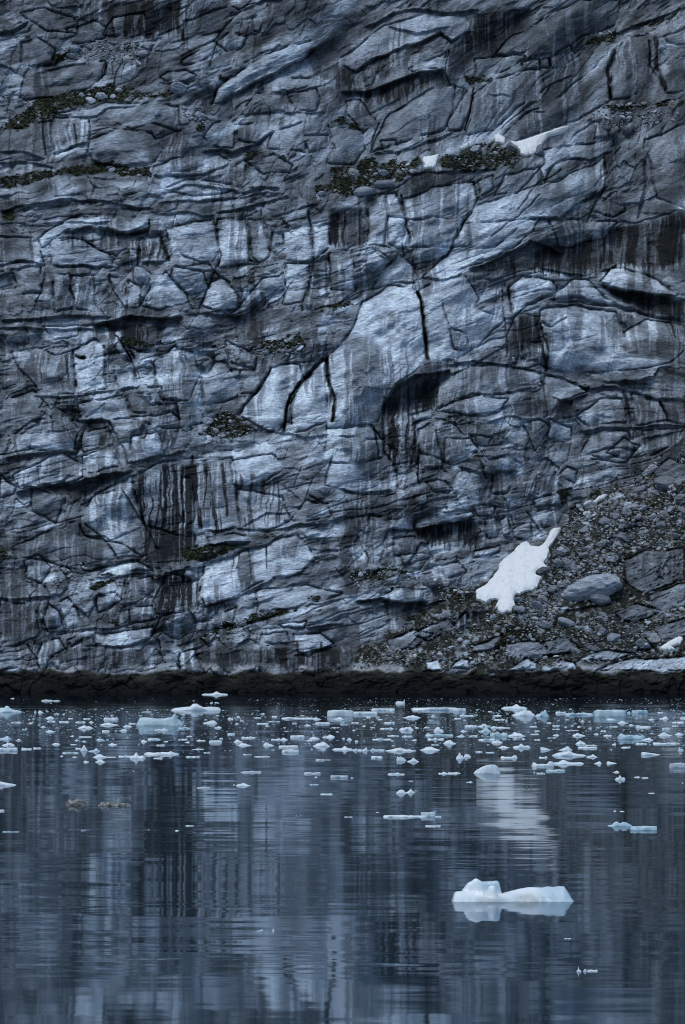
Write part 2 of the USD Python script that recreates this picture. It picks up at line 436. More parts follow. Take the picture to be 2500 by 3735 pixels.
C K 6 1.3 1250,60 1240,150 1200,200
C K 5 1.1 1140,20 1150,190
C K 7 1.4 1420,0 1430,180 1390,420
C K 6 1.3 985,20 1010,170 940,330 910,420
C K 7 1.4 1500,180 1520,330
C K 5 1 325,260 330,330
C K 6 1.2 190,150 210,260 170,380
C K 6 1.2 500,250 520,330 570,400
C K 5 1.2 640,390 680,300
C K 6 1.2 860,380 880,420
C K 12 1.8 1240,680 1190,760 1090,890
C K 8 1.2 1480,640 1390,720 1330,810 1310,900 1295,975
C K 8 1.2 1500,640 1500,720 1530,820 1520,920
C K 22 2.5 905,620 980,625 990,655 940,700 920,680
C K 10 1.5 910,690 930,780 930,850
C K 14 2 350,628 392,630
C K 5 1 230,900 240,970 
C K 6 1.2 540,540 620,690 640,750
C K 6 1.2 470,580 490,690 480,760
C K 6 1.2 700,660 720,780 
C K 6 1.2 560,1040 590,1120
C K 5 1.2 1060,440 1190,380 1290,300
D K 8 1.4 345,330 375,470 390,640
D K 7 1.4 980,330 950,360 850,385 790,450 755,530 755,620
D K 12 1.8 950,375 1060,362 1180,385 1250,390 1300,420 1470,455 1568,475
D K 8 1.6 190,850 180,950 200,1080
D K 6 1.2 490,500 510,590 570,600
D K 5 1 590,590 680,550 740,540
D K 6 1.4 910,470 950,490 1020,460
D K 5 1 460,390 490,490
D K 5 1.2 880,50 740,160 620,190
D K 6 1.3 1130,1010 1090,1060
D K 6 1.2 730,330 740,460 760,560
D K 5 1 1460,830 1490,930
D K 6 1.3 0,960 60,940 130,930
D K 6 1.4 280,160 275,80 300,0
E K 6 1.2 370,300 460,255 530,235
E K 8 1.6 700,900 740,820 780,800
E K 7 1.4 270,800 300,900
E K 7 1.3 190,830 220,880
E K 6 1.2 440,740 450,800
E K 6 1.2 570,650 560,740
E K 6 1.4 1410,265 1470,300 1500,300
E K 6 1.2 820,1060 830,980
E K 6 1.2 130,940 180,1050
F K 6 1.2 710,340 720,440
F K 6 1.2 770,350 790,410
F K 8 1.3 850,330 890,400 910,430
F K 7 1.3 340,90 345,200
F K 7 1.3 200,60 250,150 250,230
F K 8 1.4 440,130 480,160
F K 6 1.2 610,70 660,180
F K 8 1.5 980,150 960,250
F K 6 1.2 640,150 700,170
F K 10 1.6 1300,500 1290,640 1320,720
A L 2 55 1000,472 1080,435 1180,370 1290,310 1370,270 1440,215
A L 1 30 1120,515 1310,505 1480,510
A L 1 18 280,530 440,520 500,490 690,465
A L 1.2 30 250,690 330,668 400,650
A L 1.2 30 430,745 540,762 690,745
A L 1.6 45 930,690 1010,685 1080,700 1180,660 1240,610
A L .9 20 740,890 850,840 980,850 1100,870 1280,860
A L .8 20 730,930 900,910 1000,900 1300,880
A L .8 20 740,980 830,960 990,985
A L 1 25 1000,965 1120,950 1200,930 1320,890
A L 1.2 25 0,960 200,925 420,905 560,930 700,960
A L 2.4 60 290,1062 400,1035 560,1062 680,1042
A L 1.4 35 0,155 60,145 130,100
A L 1 25 150,300 240,290 340,215 430,180
A L .8 20 200,1025 330,1008 500,1020
A L 1 25 740,375 850,385 900,360
A L .9 22 0,700 100,690 200,720
A L .9 22 0,745 140,735 250,770
A L 1 22 700,800 930,800 1060,745
A L .8 18 1140,855 1280,860 
A L .8 20 1250,415 1320,412 1440,390
A L 1 30 1060,60 1200,10 1300,0
B L .7 18 770,645 900,602 1080,542 1220,462
B L 1.4 30 110,115 230,52 340,42 470,62 620,42
B L 1.4 40 130,275 300,205 440,155 500,185 580,150
B L 2 55 0,412 100,410 300,347 470,312
B L 1 25 880,252 1000,237 1080,200
B L .7 14 680,425 770,440
B L .8 20 920,405 980,362 1050,340
B L .7 15 830,510 920,508
B L 1 20 130,705 250,690 400,640 560,590
B L 1.2 25 310,800 560,775 700,770
B L .9 20 940,765 1010,722 1130,722 1230,690
B L .8 18 1430,470 1568,430
B L 1.5 40 860,1000 1000,1002 1100,910 1210,855
B L 1.2 35 1250,150 1400,100 1568,30
B L .8 25 0,290 60,330 150,275
B L .8 25 200,110 330,150 480,130
C L 3 85 430,482 520,465 600,440 760,450 830,440
C L 1.5 25 0,455 150,460 330,440 500,445
C L 1.2 28 0,492 100,500 200,510 350,500 430,505
C L 1.4 35 340,922 420,912 500,932 530,980
C L 1 25 150,805 350,812 520,772
C L 1.4 35 30,1085 200,1062 340,1062 380,965
C L 1.4 40 930,435 1080,442 1190,385 1300,305
C L 1.2 30 240,212 400,205 510,212
C L 1.2 30 640,192 750,192 800,160
C L 1 25 970,425 1090,400
C L .8 20 690,840 830,840
C L 1 25 540,770 610,765
C L 1.3 30 590,1112 750,1085 850,1060
C L 1 22 1100,895 1200,950 1290,985 1500,990
C L 1.2 25 0,205 100,190 200,210
C L 1 20 720,412 860,385
D L 1.6 60 580,232 720,172 860,92 1000,150
D L 1 25 900,232 980,242 1100,260
D L 2.6 85 1180,302 1300,332 1500,345 1568,370
D L 1 25 490,660 600,640 740,662 870,692 1000,722 1130,772 1250,772 1400,802 1568,832
D L 3 110 180,850 205,800 240,762 330,712 480,682
D L 1 20 320,922 400,905 440,902
D L 1 25 450,930 510,920 560,980
D L 1.6 50 990,832 1050,822 1115,800
D L 1 22 1100,962 1300,952 1480,942 1568,932
D L .8 20 430,868 620,800 770,792 910,765
D L .8 20 480,895 660,890 760,850
D L 1 30 370,262 480,270 560,250
D L .8 20 500,645 600,655 740,575
D L .9 20 660,920 760,900 900,915
D L .8 20 1380,1000 1568,960
D L .7 18 590,1085 700,1090 760,1080
E L 2.6 60 80,242 220,212 380,192 460,167 600,142
E L 1.2 25 960,412 1100,407 1230,422 1340,392 1500,380
E L 1.2 28 950,482 1060,470 1140,470
E L 1.4 25 700,640 760,622 900,582 1040,537 1230,472 1300,432
E L 1 25 440,632 540,630 700,605
E L 1.2 30 390,600 540,565 655,545
E L 1.2 30 920,762 1080,722 1240,645 1380,622 1450,560
E L 1 25 420,945 560,952 690,925
E L .9 20 1180,795 1350,772 1560,735
E L .9 20 1270,862 1400,860 1568,850
E L 1.3 40 1350,985 1460,960 1530,945
E L 1 25 200,875 310,885 440,870 600,850
E L .9 20 880,885 1060,852 1300,790
E L 1 25 0,735 110,725 250,720
E L 1 25 560,220 720,500 740,505
E L .8 20 1080,215 1200,205 1310,150
E L .8 20 1110,400 1230,340 1340,330
E L .8 20 380,440 480,440 540,470
F L 2.4 70 340,402 430,405 490,395 590,362
F L 2 60 60,745 170,725 240,750 380,742
F L 1 20 600,540 720,520
F L 1.2 25 0,225 110,255 250,245
F L 1.2 25 530,115 640,155 780,155
F L 1 25 880,312 1010,302
F L 1 25 350,135 450,135
F L 1 25 720,445 870,455
F L 1 20 220,412 330,412
F L 1 24 1010,780 1150,770 1250,700
F L .9 22 910,990 1080,965
A V 7 .8 340,570 352,660
A V 8 .8 200,565 208,700
A V 6 .8 485,290 480,340
A V 6 .7 512,290 520,340
A V 9 .8 700,30 690,140
A V 9 .8 770,20 760,130
A V 9 .7 650,60 600,70
A V 10 .7 860,90 830,170
B V 18 .9 1430,180 1440,310 1480,400
B V 12 .9 1250,240 1215,330 1225,450
B V 7 .8 1400,190 1410,310
B V 8 .8 600,400 580,500 565,600
B V 6 .7 1160,570 1150,620
B V 8 .7 1270,560 1265,610
C V 12 .9 1480,640 1390,720 1330,810 1310,900 1295,975
C V 14 .9 1500,640 1500,720 1530,820 1520,920
C V 10 .7 300,620 320,780
C V 10 .8 740,80 780,190
C V 7 .7 590,130 600,200
C V 7 .7 630,130 625,200
C V 10 .8 1540,0 1530,120
D V 11 .95 345,330 375,470 390,640
D V 12 .8 880,430 900,540 930,680
D V 8 .7 820,450 830,560
D V 8 .7 1270,430 1290,530
D V 9 .8 1500,470 1530,550
D V 9 .8 905,480 940,600 925,690
D V 9 .9 760,310 770,420
D V 18 .85 1290,800 1320,910
D V 16 .7 230,930 240,1120
D V 10 .8 330,930 335,1120
D V 8 .7 420,960 450,1080
D V 6 .6 900,700 940,900
D V 8 .5 1480,470 1520,560
D V 8 .8 140,930 170,1100
E V 14 .95 880,80 885,220 920,400
E V 10 .8 805,150 800,300 840,380
E V 8 .8 740,160 740,300 750,480
E V 8 .8 640,260 660,400 670,540
E V 12 .8 1020,110 1040,350
E V 7 .6 960,150 980,330
E V 6 .8 1215,490 1220,600
E V 5 .7 1135,510 1150,640
E V 5 .6 1095,520 1080,600
E V 14 .9 760,640 720,800
E V 8 .9 800,640 780,780
E V 8 .8 855,650 830,780
E V 7 .8 905,600 900,760
E V 5 .5 170,120 175,200
E V 5 .5 370,80 380,180
E V 5 .5 240,440 245,500
E V 5 .5 365,350 360,440
E V 10 .7 1360,930 1370,1060
E V 10 .7 1470,930 1480,1060
F V 8 .8 345,30 345,200
F V 8 .8 380,410 390,480
F V 8 .8 560,390 560,480
F V 6 .7 620,790 640,850
F V 10 .7 330,0 340,90
A M 0,580 100,500 200,440 300,420 380,400 480,385 560,400 700,430 760,420 800,430 760,450 650,455 500,460 380,465 290,500 240,540 100,590 0,605
A M 0,800 100,790 250,780 330,755 420,740 560,760 680,770 690,800 560,800 440,790 300,800 200,820 100,860 0,860
A M 0,960 60,960 70,1005 0,1010
A M 1110,700 1200,685 1195,710 1130,730
A M 1440,850 1568,830 1568,900 1450,900
A M 1500,540 1568,535 1568,560 1510,560
A M 880,580 930,580 925,620 890,610
A M 230,260 320,230 330,250 250,290
A M 1000,350 1050,350 1040,370 1010,370
B M 0,770 100,730 360,720 370,760 250,830 0,870
B M 450,710 560,670 700,650 800,680 860,710 760,760 600,780 440,770
B M 560,350 690,340 680,370 560,390
B M 1100,170 1250,140 1270,190 1120,210
B M 1200,490 1400,470 1568,450 1568,480 1400,490 1230,520
B M 1320,120 1450,90 1568,30 1568,60 1430,120
B M 0,540 60,550 80,590 0,570
C M 350,615 395,615 390,640 355,640
C M 1190,560 1380,530 1400,590 1250,610
C M 980,900 1050,870 1180,960 1040,1010 920,990
C M 620,990 660,1000 670,1030 640,1015
C M 1460,390 1568,380 1568,410 1470,410
C M 0,1000 70,1005 60,1030 0,1030
C M 550,540 700,560 700,580 560,580
D M 1160,250 1250,210 1320,215 1190,245
D M 1000,720 1130,765 1120,780 1010,730
E M 1070,820 1200,800 1360,770 1300,810 1150,850 980,890 900,920
E M 820,500 950,490 1100,490 950,560 850,570
E M 410,680 450,650 540,630 440,700
E M 490,810 550,820 550,860 500,860
E M 0,480 60,540 0,570
E M 700,570 760,600 720,640
E M 120,660 180,670 150,690
E M 1380,730 1480,720 1450,750 1380,750
E M 1200,450 1300,430 1250,460
E M 940,470 1100,480 960,510
F M 40,600 200,590 330,620 160,650 40,640
F M 280,830 400,780 380,810 300,840
F M 460,680 600,690 560,740 470,720
F M 1400,280 1480,260 1470,310 1420,310
F M 1300,330 1350,340 1340,380 1300,370
F M 980,240 1040,230 1030,310 1000,300
F M 940,580 1000,600 1000,640 960,640
F M 700,870 860,860 900,900 760,950 700,1000
F M 1000,870 1100,880 1060,900
A R .45 280,415 540,390 760,425 650,450 380,465
A R .6 0,430 130,470 100,560 0,580
A R 1.2 400,170 560,190 660,180 650,300 540,290 480,260
A R .8 250,240 400,200 470,260 330,290
A R 1.2 830,490 980,500 980,560 920,590 840,560
A R .4 450,760 690,760 690,810 550,810
A R .5 1430,860 1568,860 1568,900 1440,920
B R .9 1090,540 1210,480 1380,470 1568,450 1568,540 1400,580 1300,620 1210,600 1190,560
B R .4 470,720 560,670 700,650 820,690 860,710 760,760 600,780
B R .45 0,760 100,740 360,740 330,800 140,880 0,900
B R .35 1100,160 1330,120 1568,40 1568,70 1400,150 1280,180
C R .6 1180,570 1400,560 1390,620 1250,620
C R .7 950,890 1050,870 1190,970 1040,1020 920,1010
C R .6 930,510 1180,560 1250,620 1100,690 1000,640
E R .6 920,830 1200,810 1180,900 930,930
E R .5 200,560 420,560 430,680 230,680
F R 1.6 1568,60 1400,130 1300,210 1190,240 1050,330 990,420 940,560 900,640 900,700 790,740 770,800 820,860 960,860 1000,740 1050,670 1180,620 1290,640 1300,520 1400,500 1568,500
F R .8 400,820 760,800 960,860 1280,780 1568,680 1568,980 1200,1030 760,1030 300,1040 60,1050 150,960 380,870
F R .8 30,600 250,580 340,640 240,690 60,690
F R .7 440,660 600,660 620,740 760,800 560,770 450,760
'''
SCREE = ['F 1600,30 1400,115 1300,200 1180,235 1040,320 980,410 900,480 760,520 690,610 610,690 470,740 300,850 140,930 -80,990 -80,1060 1600,1060']
SNOW = [
 ('G', '228,985 330,930 380,870 440,790 450,735 500,680 590,615 610,580 665,535 715,520 750,560 820,572 860,555 905,500 935,430 960,400 1030,388 1040,395 1010,450 960,520 940,545 920,575 925,610 900,680 870,715 880,745 905,765 800,800 795,835 860,870 835,885 810,950 770,975 700,990 640,1020 610,1010 590,1040 590,1100 600,1130 575,1150 560,1190 520,1185 475,1205 440,1180 430,1150 400,1155 420,1130 440,1075 410,1065 365,1070 320,1105 290,1090 270,1075 235,1070',
  'largest white snow patch, ragged with a narrow arm, beside the scree slope'),
 ('B', '760,648 800,652 870,630 1000,585 1045,580 1015,605 940,625 920,652 885,702 845,712 818,708 812,690 800,675', 'long tapering snow patch wedged under the sloping upper slab'),
 ('B', '695,625 712,612 745,635 742,657 700,650', 'small blocky snow patch just left of the long tapering one'),
 ('B', '533,682 578,655 572,676 545,688', 'smallest sliver of snow on the upper mossy ledge'),
 ('B', '362,735 375,722 443,713 430,745 425,767 372,774 378,755', 'squarish snow patch at the left end of the upper mossy ledge'),
 ('G', '1250,160 1280,140 1335,123 1320,150 1260,170', 'tiny flat snow scrap above the scree, left one of two'),
 ('G', '1340,145 1385,110 1400,85 1450,72 1485,70 1450,105 1400,132 1370,150', 'small snow scrap above the scree, right one of two'),
 ('F', '1450,965 1490,935 1540,910 1557,918 1545,942 1500,955 1522,968 1478,972', 'narrow snow strip low on the shore rocks at the right edge'),
]
# ------------------------------------------------------------------ the cliff: relief on a fine grid
STEP = 2.9
GX = np.arange(-165.0, 2665.0, STEP)
GY = np.arange(2552.0, -95.0, -STEP)            # from just under the waterline upwards
NX, NY = len(GX), len(GY)
X, Y = np.meshgrid(GX, GY)
X, Y = X.astype(np.float32), Y.astype(np.float32)

# slope of the rock's bedding across the wall (rise to the right per unit of width)
BED = np.array([(200, 300, .25), (700, 200, .38), (1300, 150, .38), (2000, 300, .48), (2400, 150, .5), (300, 700, .06), (1000, 700, .05), (1700, 900, .6), (2200, 850, .35), (2400, 1130, -.28),
                (300, 1200, .12), (900, 1300, .2), (1400, 1250, .5), (2000, 1350, .1), (2300, 1250, -.2), (300, 1750, .18), (900, 1900, .1), (1500, 1600, .22), (1900, 1700, .15),
                (500, 2100, .22), (1200, 2200, .3), (2000, 2200, .35), (2350, 1850, .5), (2450, 500, .3), (1250, 500, .25)])
wsum, ssum = 0, 0
for bx, by, bs in BED:
    w = np.exp(-((X - bx) ** 2 + (Y - by) ** 2) / (2 * 260.0 ** 2)) + 1e-6
    wsum, ssum = wsum + w, ssum + w * bs
SL = ssum / wsum
PHI = Y + np.cumsum(SL, axis=1) * STEP
PHI = PHI + 46 * (fbm2(X / 330, Y / 190, 3, 3) - .5) + 20 * (fbm2(X / 95, Y / 60, 3, 7) - .5)

# hand-drawn outlines are bent a little so that no edge is straight
WX = X + 26 * (fbm2(X / 80, Y / 80, 5, 11, .5) - .5)
WY = Y + 26 * (fbm2(X / 80, Y / 80, 5, 15, .5) - .5)
def box(p, pad):
    i0, i1 = np.searchsorted(GX, [p[:, 0].min() - pad, p[:, 0].max() + pad])
    j0, j1 = np.searchsorted(-GY, [-(p[:, 1].max() + pad), -(p[:, 1].min() - pad)])
    return slice(j0, j1), slice(i0, i1)

def seg_dist(p, x, y, closed):
    q = np.vstack([p, p[:1]]) if closed else p
    best = np.full(x.shape, 1e9, np.float32)
    inside = np.zeros(x.shape, bool)
    for (x0, y0), (x1, y1) in zip(q[:-1], q[1:]):
        dx, dy = x1 - x0, y1 - y0
        t = np.clip(((x - x0) * dx + (y - y0) * dy) / (dx * dx + dy * dy + 1e-9), 0, 1)
        best = np.minimum(best, (x - x0 - t * dx) ** 2 + (y - y0 - t * dy) ** 2)
        if closed and abs(y1 - y0) > 1e-6:
            inside ^= ((y0 > y) != (y1 > y)) & (x < (x1 - x0) * (y - y0) / (y1 - y0) + x0)
    best = np.sqrt(best)
    return np.where(inside, -best, best) if closed else best

rows = []
for line in ROCK.strip().splitlines():
    b = line.split()
    k = {'P': 3, 'S': 1, 'K': 2, 'L': 2, 'V': 2, 'M': 0, 'R': 1}[b[1]]
    p_ = pts(b[0], ' '.join(b[2 + k:]))
    if b[1] in 'PSM':                                         # outlines read from one view run on past that view's edge
        seam = np.abs(p_[:, 0] - 1250) < 3
        p_[seam, 0] += (1 if b[0] in 'ACE' else -1) * (15 + 45 * np.abs(np.sin(p_[seam, 1] * .37 + len(rows))))
    rows.append((b[1], [float(t) for t in b[2:2 + k]], p_))

TONE = (.42 + .62 * fbm2(X / 190, PHI / 75, 3, 21) + .12 * (vnoise(X / 60, Y / 60, 26) - .5)).astype(np.float32)
TONE -= .14 * sstep(1000, 50, Y)  # lens vignette painted into the upper rock as a darker tone
SMOOTH = np.zeros_like(X)
H = np.zeros_like(X)
STREAK, MOSS, LABEL = np.zeros_like(X), np.zeros_like(X), np.zeros(X.shape, np.int32)
scree_poly = np.vstack([pts(s.split()[0], ' '.join(s.split()[1:])) for s in SCREE])
SCR = sstep(16, -16, seg_dist(scree_poly, WX, WY, True) + 90 * (fbm2(X / 70, Y / 50, 4, 23) - .5))
slabs = []
for kind, val, p in rows:
    if kind in 'PSM':
        b = box(p, 40)
        drip = (kind == 'S' or (kind == 'P' and val[0] < .46)) * (fbm2(X[b] / 8, Y[b] / 500, 3, 315, .6) - .5)     # stains and the overhang shade painted with them end in runs
        drip = drip * sstep(p[:, 1].mean(), p[:, 1].max(), Y[b])
        sd = seg_dist(p, WX[b] + 8 * drip, WY[b] + 75 * drip, True)
        if kind == 'P':
            soft = 3 + 20 * sstep(.35, .8, fbm2(X[b] / 60 + val[0], Y[b] / 60, 2, 19))
            m = sstep(soft, -soft, sd)
            TONE[b] += (val[0] * (1 - .2 * sstep(1000, 50, Y[b])) - TONE[b]) * m * .93  # slabs high on the wall take the painted vignette too
            SMOOTH[b] = np.maximum(SMOOTH[b], (.45 + .5 * val[1]) * sstep(6, -12, sd))
            size = math.sqrt(abs(np.ptp(p[:, 0]) * np.ptp(p[:, 1])))
            keep = sstep(.27, .58, fbm2(X[b] / 46 + val[1], Y[b] / 46, 2, 17))      # outlines open and close along the way
            H[b] += val[2] * (.7 + size / 60) * (1 - np.exp(np.minimum(sd, 0) / (.26 * size))) * (.7 + .3 * keep) - 1.35 * np.exp(-((sd - 2) / 3.3) ** 2) * (val[2] > 0 and val[0] > .46) * keep
            area = abs(np.sum(p[:, 0] * np.roll(p[:, 1], -1) - p[:, 1] * np.roll(p[:, 0], -1))) / 2
            slabs.append((val[0], area, p))
            LABEL[b][sd < 0] = len(slabs)
        elif kind == 'S':
            STREAK[b] = np.maximum(STREAK[b], val[0] * sstep(10, -24, sd))
        else:
            MOSS[b] = np.maximum(MOSS[b], sstep(26, -16, sd))
STAIN = np.zeros_like(X)
for kind, val, p in rows:
    if kind == 'K':
        p = p.copy()
        b = box(p, 50)
        d = seg_dist(p, WX[b], WY[b], False)
        w = val[0] * .5 * (.7 + .6 * vnoise(X[b] / 14, Y[b] / 14, 31))
        H[b] -= val[1] * np.exp(-(d / w) ** 2)
    elif kind == 'V':
        b = box(p, 60)
        d = seg_dist(p, X[b] + .6 * (WX[b] - X[b]), WY[b], False)
        w = .62 * val[0] * (.3 + 1.4 * fbm2(X[b] / 8, Y[b] / 30, 4, 33, .6))
        STAIN[b] = np.maximum(STAIN[b], val[1] * sstep(1.15, .5, d / w))
    elif kind == 'L':
        b = box(p, 2.5 * val[1] / 1.25 + 40)
        o = np.argsort(p[:, 0])
        t = WY[b] - np.interp(WX[b], p[o, 0], p[o, 1])
        x0, x1 = p[:, 0].min(), p[:, 0].max()
        fade = sstep(x0 - 14, x0 + 18, WX[b]) * sstep(x1 + 14, x1 - 18, WX[b]) * (.75 + .5 * vnoise(X[b] / 25, Y[b] / 50, 35))
        ext = .6 * val[1] / 1.25
        prof = np.where(t > 0, -sstep(-1, 4, t) * np.exp(-np.maximum(t, 0) / ext), .42 * np.exp(np.minimum(t, 0) / (.55 * ext)))
        prof = prof + np.where(t > 0, .42 * np.exp(-t / 3.0), 0)
        H[b] += 1.3 * val[0] * prof * fade

# broken blocks, strata and foliation where no smooth slab lies
rough = .62 * (1 - SMOOTH) ** 1.3 * (1 - .75 * MOSS) * (1 - .8 * SCR)
def blocks(lx, ly, seed, skew=0.0):
    u = (X + skew * Y) / lx + 1.1 * (fbm2(X / 120, Y / 120, 3, seed) - .5)
    v = PHI / ly + 1.1 * (fbm2(X / 110, Y / 130, 3, seed + 3) - .5)
    r = np.random.default_rng(seed)
    n0, n1 = np.arange(math.floor(u.min()) - 1, math.ceil(u.max()) + 2), np.arange(math.floor(v.min()) - 1, math.ceil(v.max()) + 2)
    a, c = np.meshgrid(n0, n1)
    s = np.stack([a.ravel() + .5 + r.uniform(-.46, .46, a.size), c.ravel() + .5 + r.uniform(-.46, .46, a.size)], 1)
    d, i = cKDTree(s).query(np.stack([u.ravel(), v.ravel()], 1), k=2, workers=4)
    off, tx, ty, tone = r.normal(0, 1, len(s)), r.normal(0, 1, len(s)), r.normal(.5, .8, len(s)), r.normal(0, 1, len(s))
    i0 = i[:, 0]
    gap = (d[:, 1] - d[:, 0])
    h = .55 * off[i0] + tx[i0] * (u.ravel() - s[i0, 0]) + ty[i0] * (v.ravel() - s[i0, 1])
    return h.reshape(X.shape).astype(np.float32), gap.reshape(X.shape).astype(np.float32), tone[i0].reshape(X.shape).astype(np.float32)

def strata(lam, seed, along):
    u = PHI / lam + 1.5 * (fbm2(X / (along * lam), Y / (2.2 * lam), 3, seed) - .5)
    k = np.floor(u)
    f = u - k
    amp = sstep(.38, .75, vnoise(X / (along * .55 * lam) + 7.7 * k, k * 3.3, seed + 5))
    return (np.where(f < .82, (f / .82) ** .8, (1 - f) / .18) - .5) * amp

BLOCKY = np.full(X.shape, .12, np.float32)                 # where the wall is broken into joint-bounded blocks
for bx, by, br in ((450, 1050, 330), (450, 1330, 330), (250, 1560, 280), (900, 1000, 260), (980, 1420, 200), (1650, 1720, 240), (1450, 2000, 230), (300, 2220, 300), (1950, 1600, 200), (950, 700, 200),
                   (1400, 950, 150), (700, 2350, 300), (1000, 480, 180), (150, 150, 250), (1250, 1600, 120), (2000, 1870, 160)):
    BLOCKY = np.maximum(BLOCKY, np.exp(-((X - bx) ** 2 + (Y - by) ** 2) / (1.3 * br * br)))
b1, g1, t1 = blocks(74, 96, 41, .12)
b2, g2, t2 = blocks(40, 44, 47, -.12)
b3, g3, t3 = blocks(19, 15, 53, .2)
b4, g4, t4 = blocks(150, 44, 57, .35)
zone1 = sstep(.35, .62, fbm2(X / 160, Y / 130, 2, 59))
free = .06 + .94 * rough
H += 6.5 * (fbm2(X / 230, PHI / 120, 3, 61, .45) - .5)
H += free * BLOCKY * (1.0 * b1 - .6 * np.exp(-(g1 / .09) ** 2) * (.3 + .7 * zone1) + .5 * (1 - np.exp(-g1 / .25)))
H += free * (.4 + .6 * BLOCKY) * (.36 * b2 - .12 * np.exp(-(g2 / .10) ** 2) * (.2 + .8 * zone1) + .3 * (1 - np.exp(-g2 / .25)))
H += (.15 + .85 * rough) * (.3 + .7 * BLOCKY) * (.12 * b3 )
lay = (1 - .65 * BLOCKY)
H += lay * (.04 + .96 * rough) * (.75 * strata(120, 65, 6) + .3 * strata(48, 71, 7))
fol1, fol2 = fbm2(X / 96, PHI / 17, 3, 81, .55), fbm2(X / 34, PHI / 6, 3, 85, .55)
H += (.75 - .5 * SMOOTH) * (.5 * (fol1 - .5) + .2 * (fol2 - .5)) + .3 * (fbm2(X / 22, Y / 18, 4, 89, .6) - .5) * (.9 - .65 * SMOOTH)
H += free * (1 - .8 * BLOCKY) * (.5 * b4 - .25 * np.exp(-(g4 / .07) ** 2) * zone1)
H += .8 * (fbm2(X / 80, PHI / 50, 2, 91) - .5) * (1 - .5 * SMOOTH)
# long thin partings along the bedding and steep joints across it
r1 = np.abs(fbm2(X / 210, PHI / 34, 4, 301, .45) - .5)
r2 = np.abs(fbm2((X + .22 * (Y - 1200)) / 44, Y / 230, 4, 305, .45) - .5)
open1 = sstep(.44, .58, fbm2(X / 120, Y / 70, 3, 313)) * (1 - SCR) * (1 - MOSS)
open2 = sstep(.5, .64, fbm2(X / 80, Y / 120, 3, 317)) * (1 - SCR) * (1 - MOSS)
H -= .8 * np.exp(-(r1 / .040) ** 2) * open1 * (.3 + .7 * (1 - SMOOTH)) + .6 * np.exp(-(r2 / .040) ** 2) * open2 * (.2 + .8 * (1 - SMOOTH))
# rubble ground of the scree and of the mossy ledges
u = np.random.default_rng(5)
sp = np.stack([u.uniform(GX[0], GX[-1], 52000), u.uniform(GY[-1], GY[0], 52000)], 1)
sd_, si_ = cKDTree(sp).query(np.stack([WX.ravel(), WY.ravel()], 1), k=2, workers=4)
pebble = (1 - np.exp(-(sd_[:, 1] - sd_[:, 0]) / 4.0)).reshape(X.shape) * (.5 + u.random(len(sp))[si_[:, 0]].reshape(X.shape))
peb_tone = u.random(len(sp))[si_[:, 0]].reshape(X.shape)
H += .42 * pebble * np.maximum(SCR * (1 - SMOOTH), .7 * MOSS) + SCR * SMOOTH * (1.2 * (fbm2(X / 34, PHI / 16, 4, 319, .55) - .5) + .35 * b2 + .3 * b3) + 1.8 * SCR * (1 - SMOOTH) * (fbm2(X / 80, Y / 50, 4, 93) - .5)

# the dark band that the tide wets
tide_edge = 2449 + 20 * (fbm2(X[0] / 60, X[0] * 0, 4, 95) - .5) * 2
T_IN = sstep(-7, 7, Y - tide_edge)
H = H * (1 - .8 * T_IN) + T_IN * (.3 + 2.2 * (fbm2(X / 70, Y / 30, 5, 97, .6) - .5) + .25 * b2)
LABEL[Y > tide_edge] = -1
SNOWM = np.zeros_like(X)
for t_, s_, _ in SNOW:
    p = pts(t_, s_)
    b = box(p, 60)
    SNOWM[b] = np.maximum(SNOWM[b], sstep(24, 0, seg_dist(p, X[b], Y[b], True)))
SN = gaussian_filter(SNOWM, 2)
H = H * (1 - SN) + gaussian_filter(H, 12) * SN

# macro shape: integrate the slope of the wall from the waterline up
C = .52 + .75 * SCR + 1.0 * gaussian_filter(MOSS * (1 - SCR), (5, 22)) + .25 * (fbm2(X / 420, Y / 300, 2, 99) - .5)
C = gaussian_filter(C, (4, 24)) * (1 - T_IN) + .5 * T_IN
RX, RZ = ray(X.astype(float), Y.astype(float))
D = np.empty((NY, NX))
D[0] = 1199.0 + 1.5 * (fbm2(GX / 130, GX * 0, 3, 101) - .5) * 2
for j in range(1, NY):
    c = C[j]
    D[j] = D[j - 1] * (1 - c * RZ[j - 1]) / (1 - c * RZ[j])
POS = np.stack([RX * D, D - H, EYE + RZ * D], -1)
DU, DV = np.gradient(POS, axis=1), np.gradient(POS, axis=0)
NRM = np.cross(DU, DV)
NRM /= np.linalg.norm(NRM, axis=-1, keepdims=True)
NRM *= np.where(NRM[..., 1:2] > 0, -1, 1)

def surface(px, py):
    """point of the cliff behind a photograph pixel, and the way it faces"""
    i = np.clip((np.asarray(px) - GX[0]) / STEP, 0, NX - 1.001)
    j = np.clip((GY[0] - np.asarray(py)) / STEP, 0, NY - 1.001)
    i0, j0 = i.astype(int), j.astype(int)
    a, b = (i - i0)[..., None], (j - j0)[..., None]
    f = lambda g: (g[j0, i0] * (1 - a) + g[j0, i0 + 1] * a) * (1 - b) + (g[j0 + 1, i0] * (1 - a) + g[j0 + 1, i0 + 1] * a) * b
    return f(POS), f(NRM)

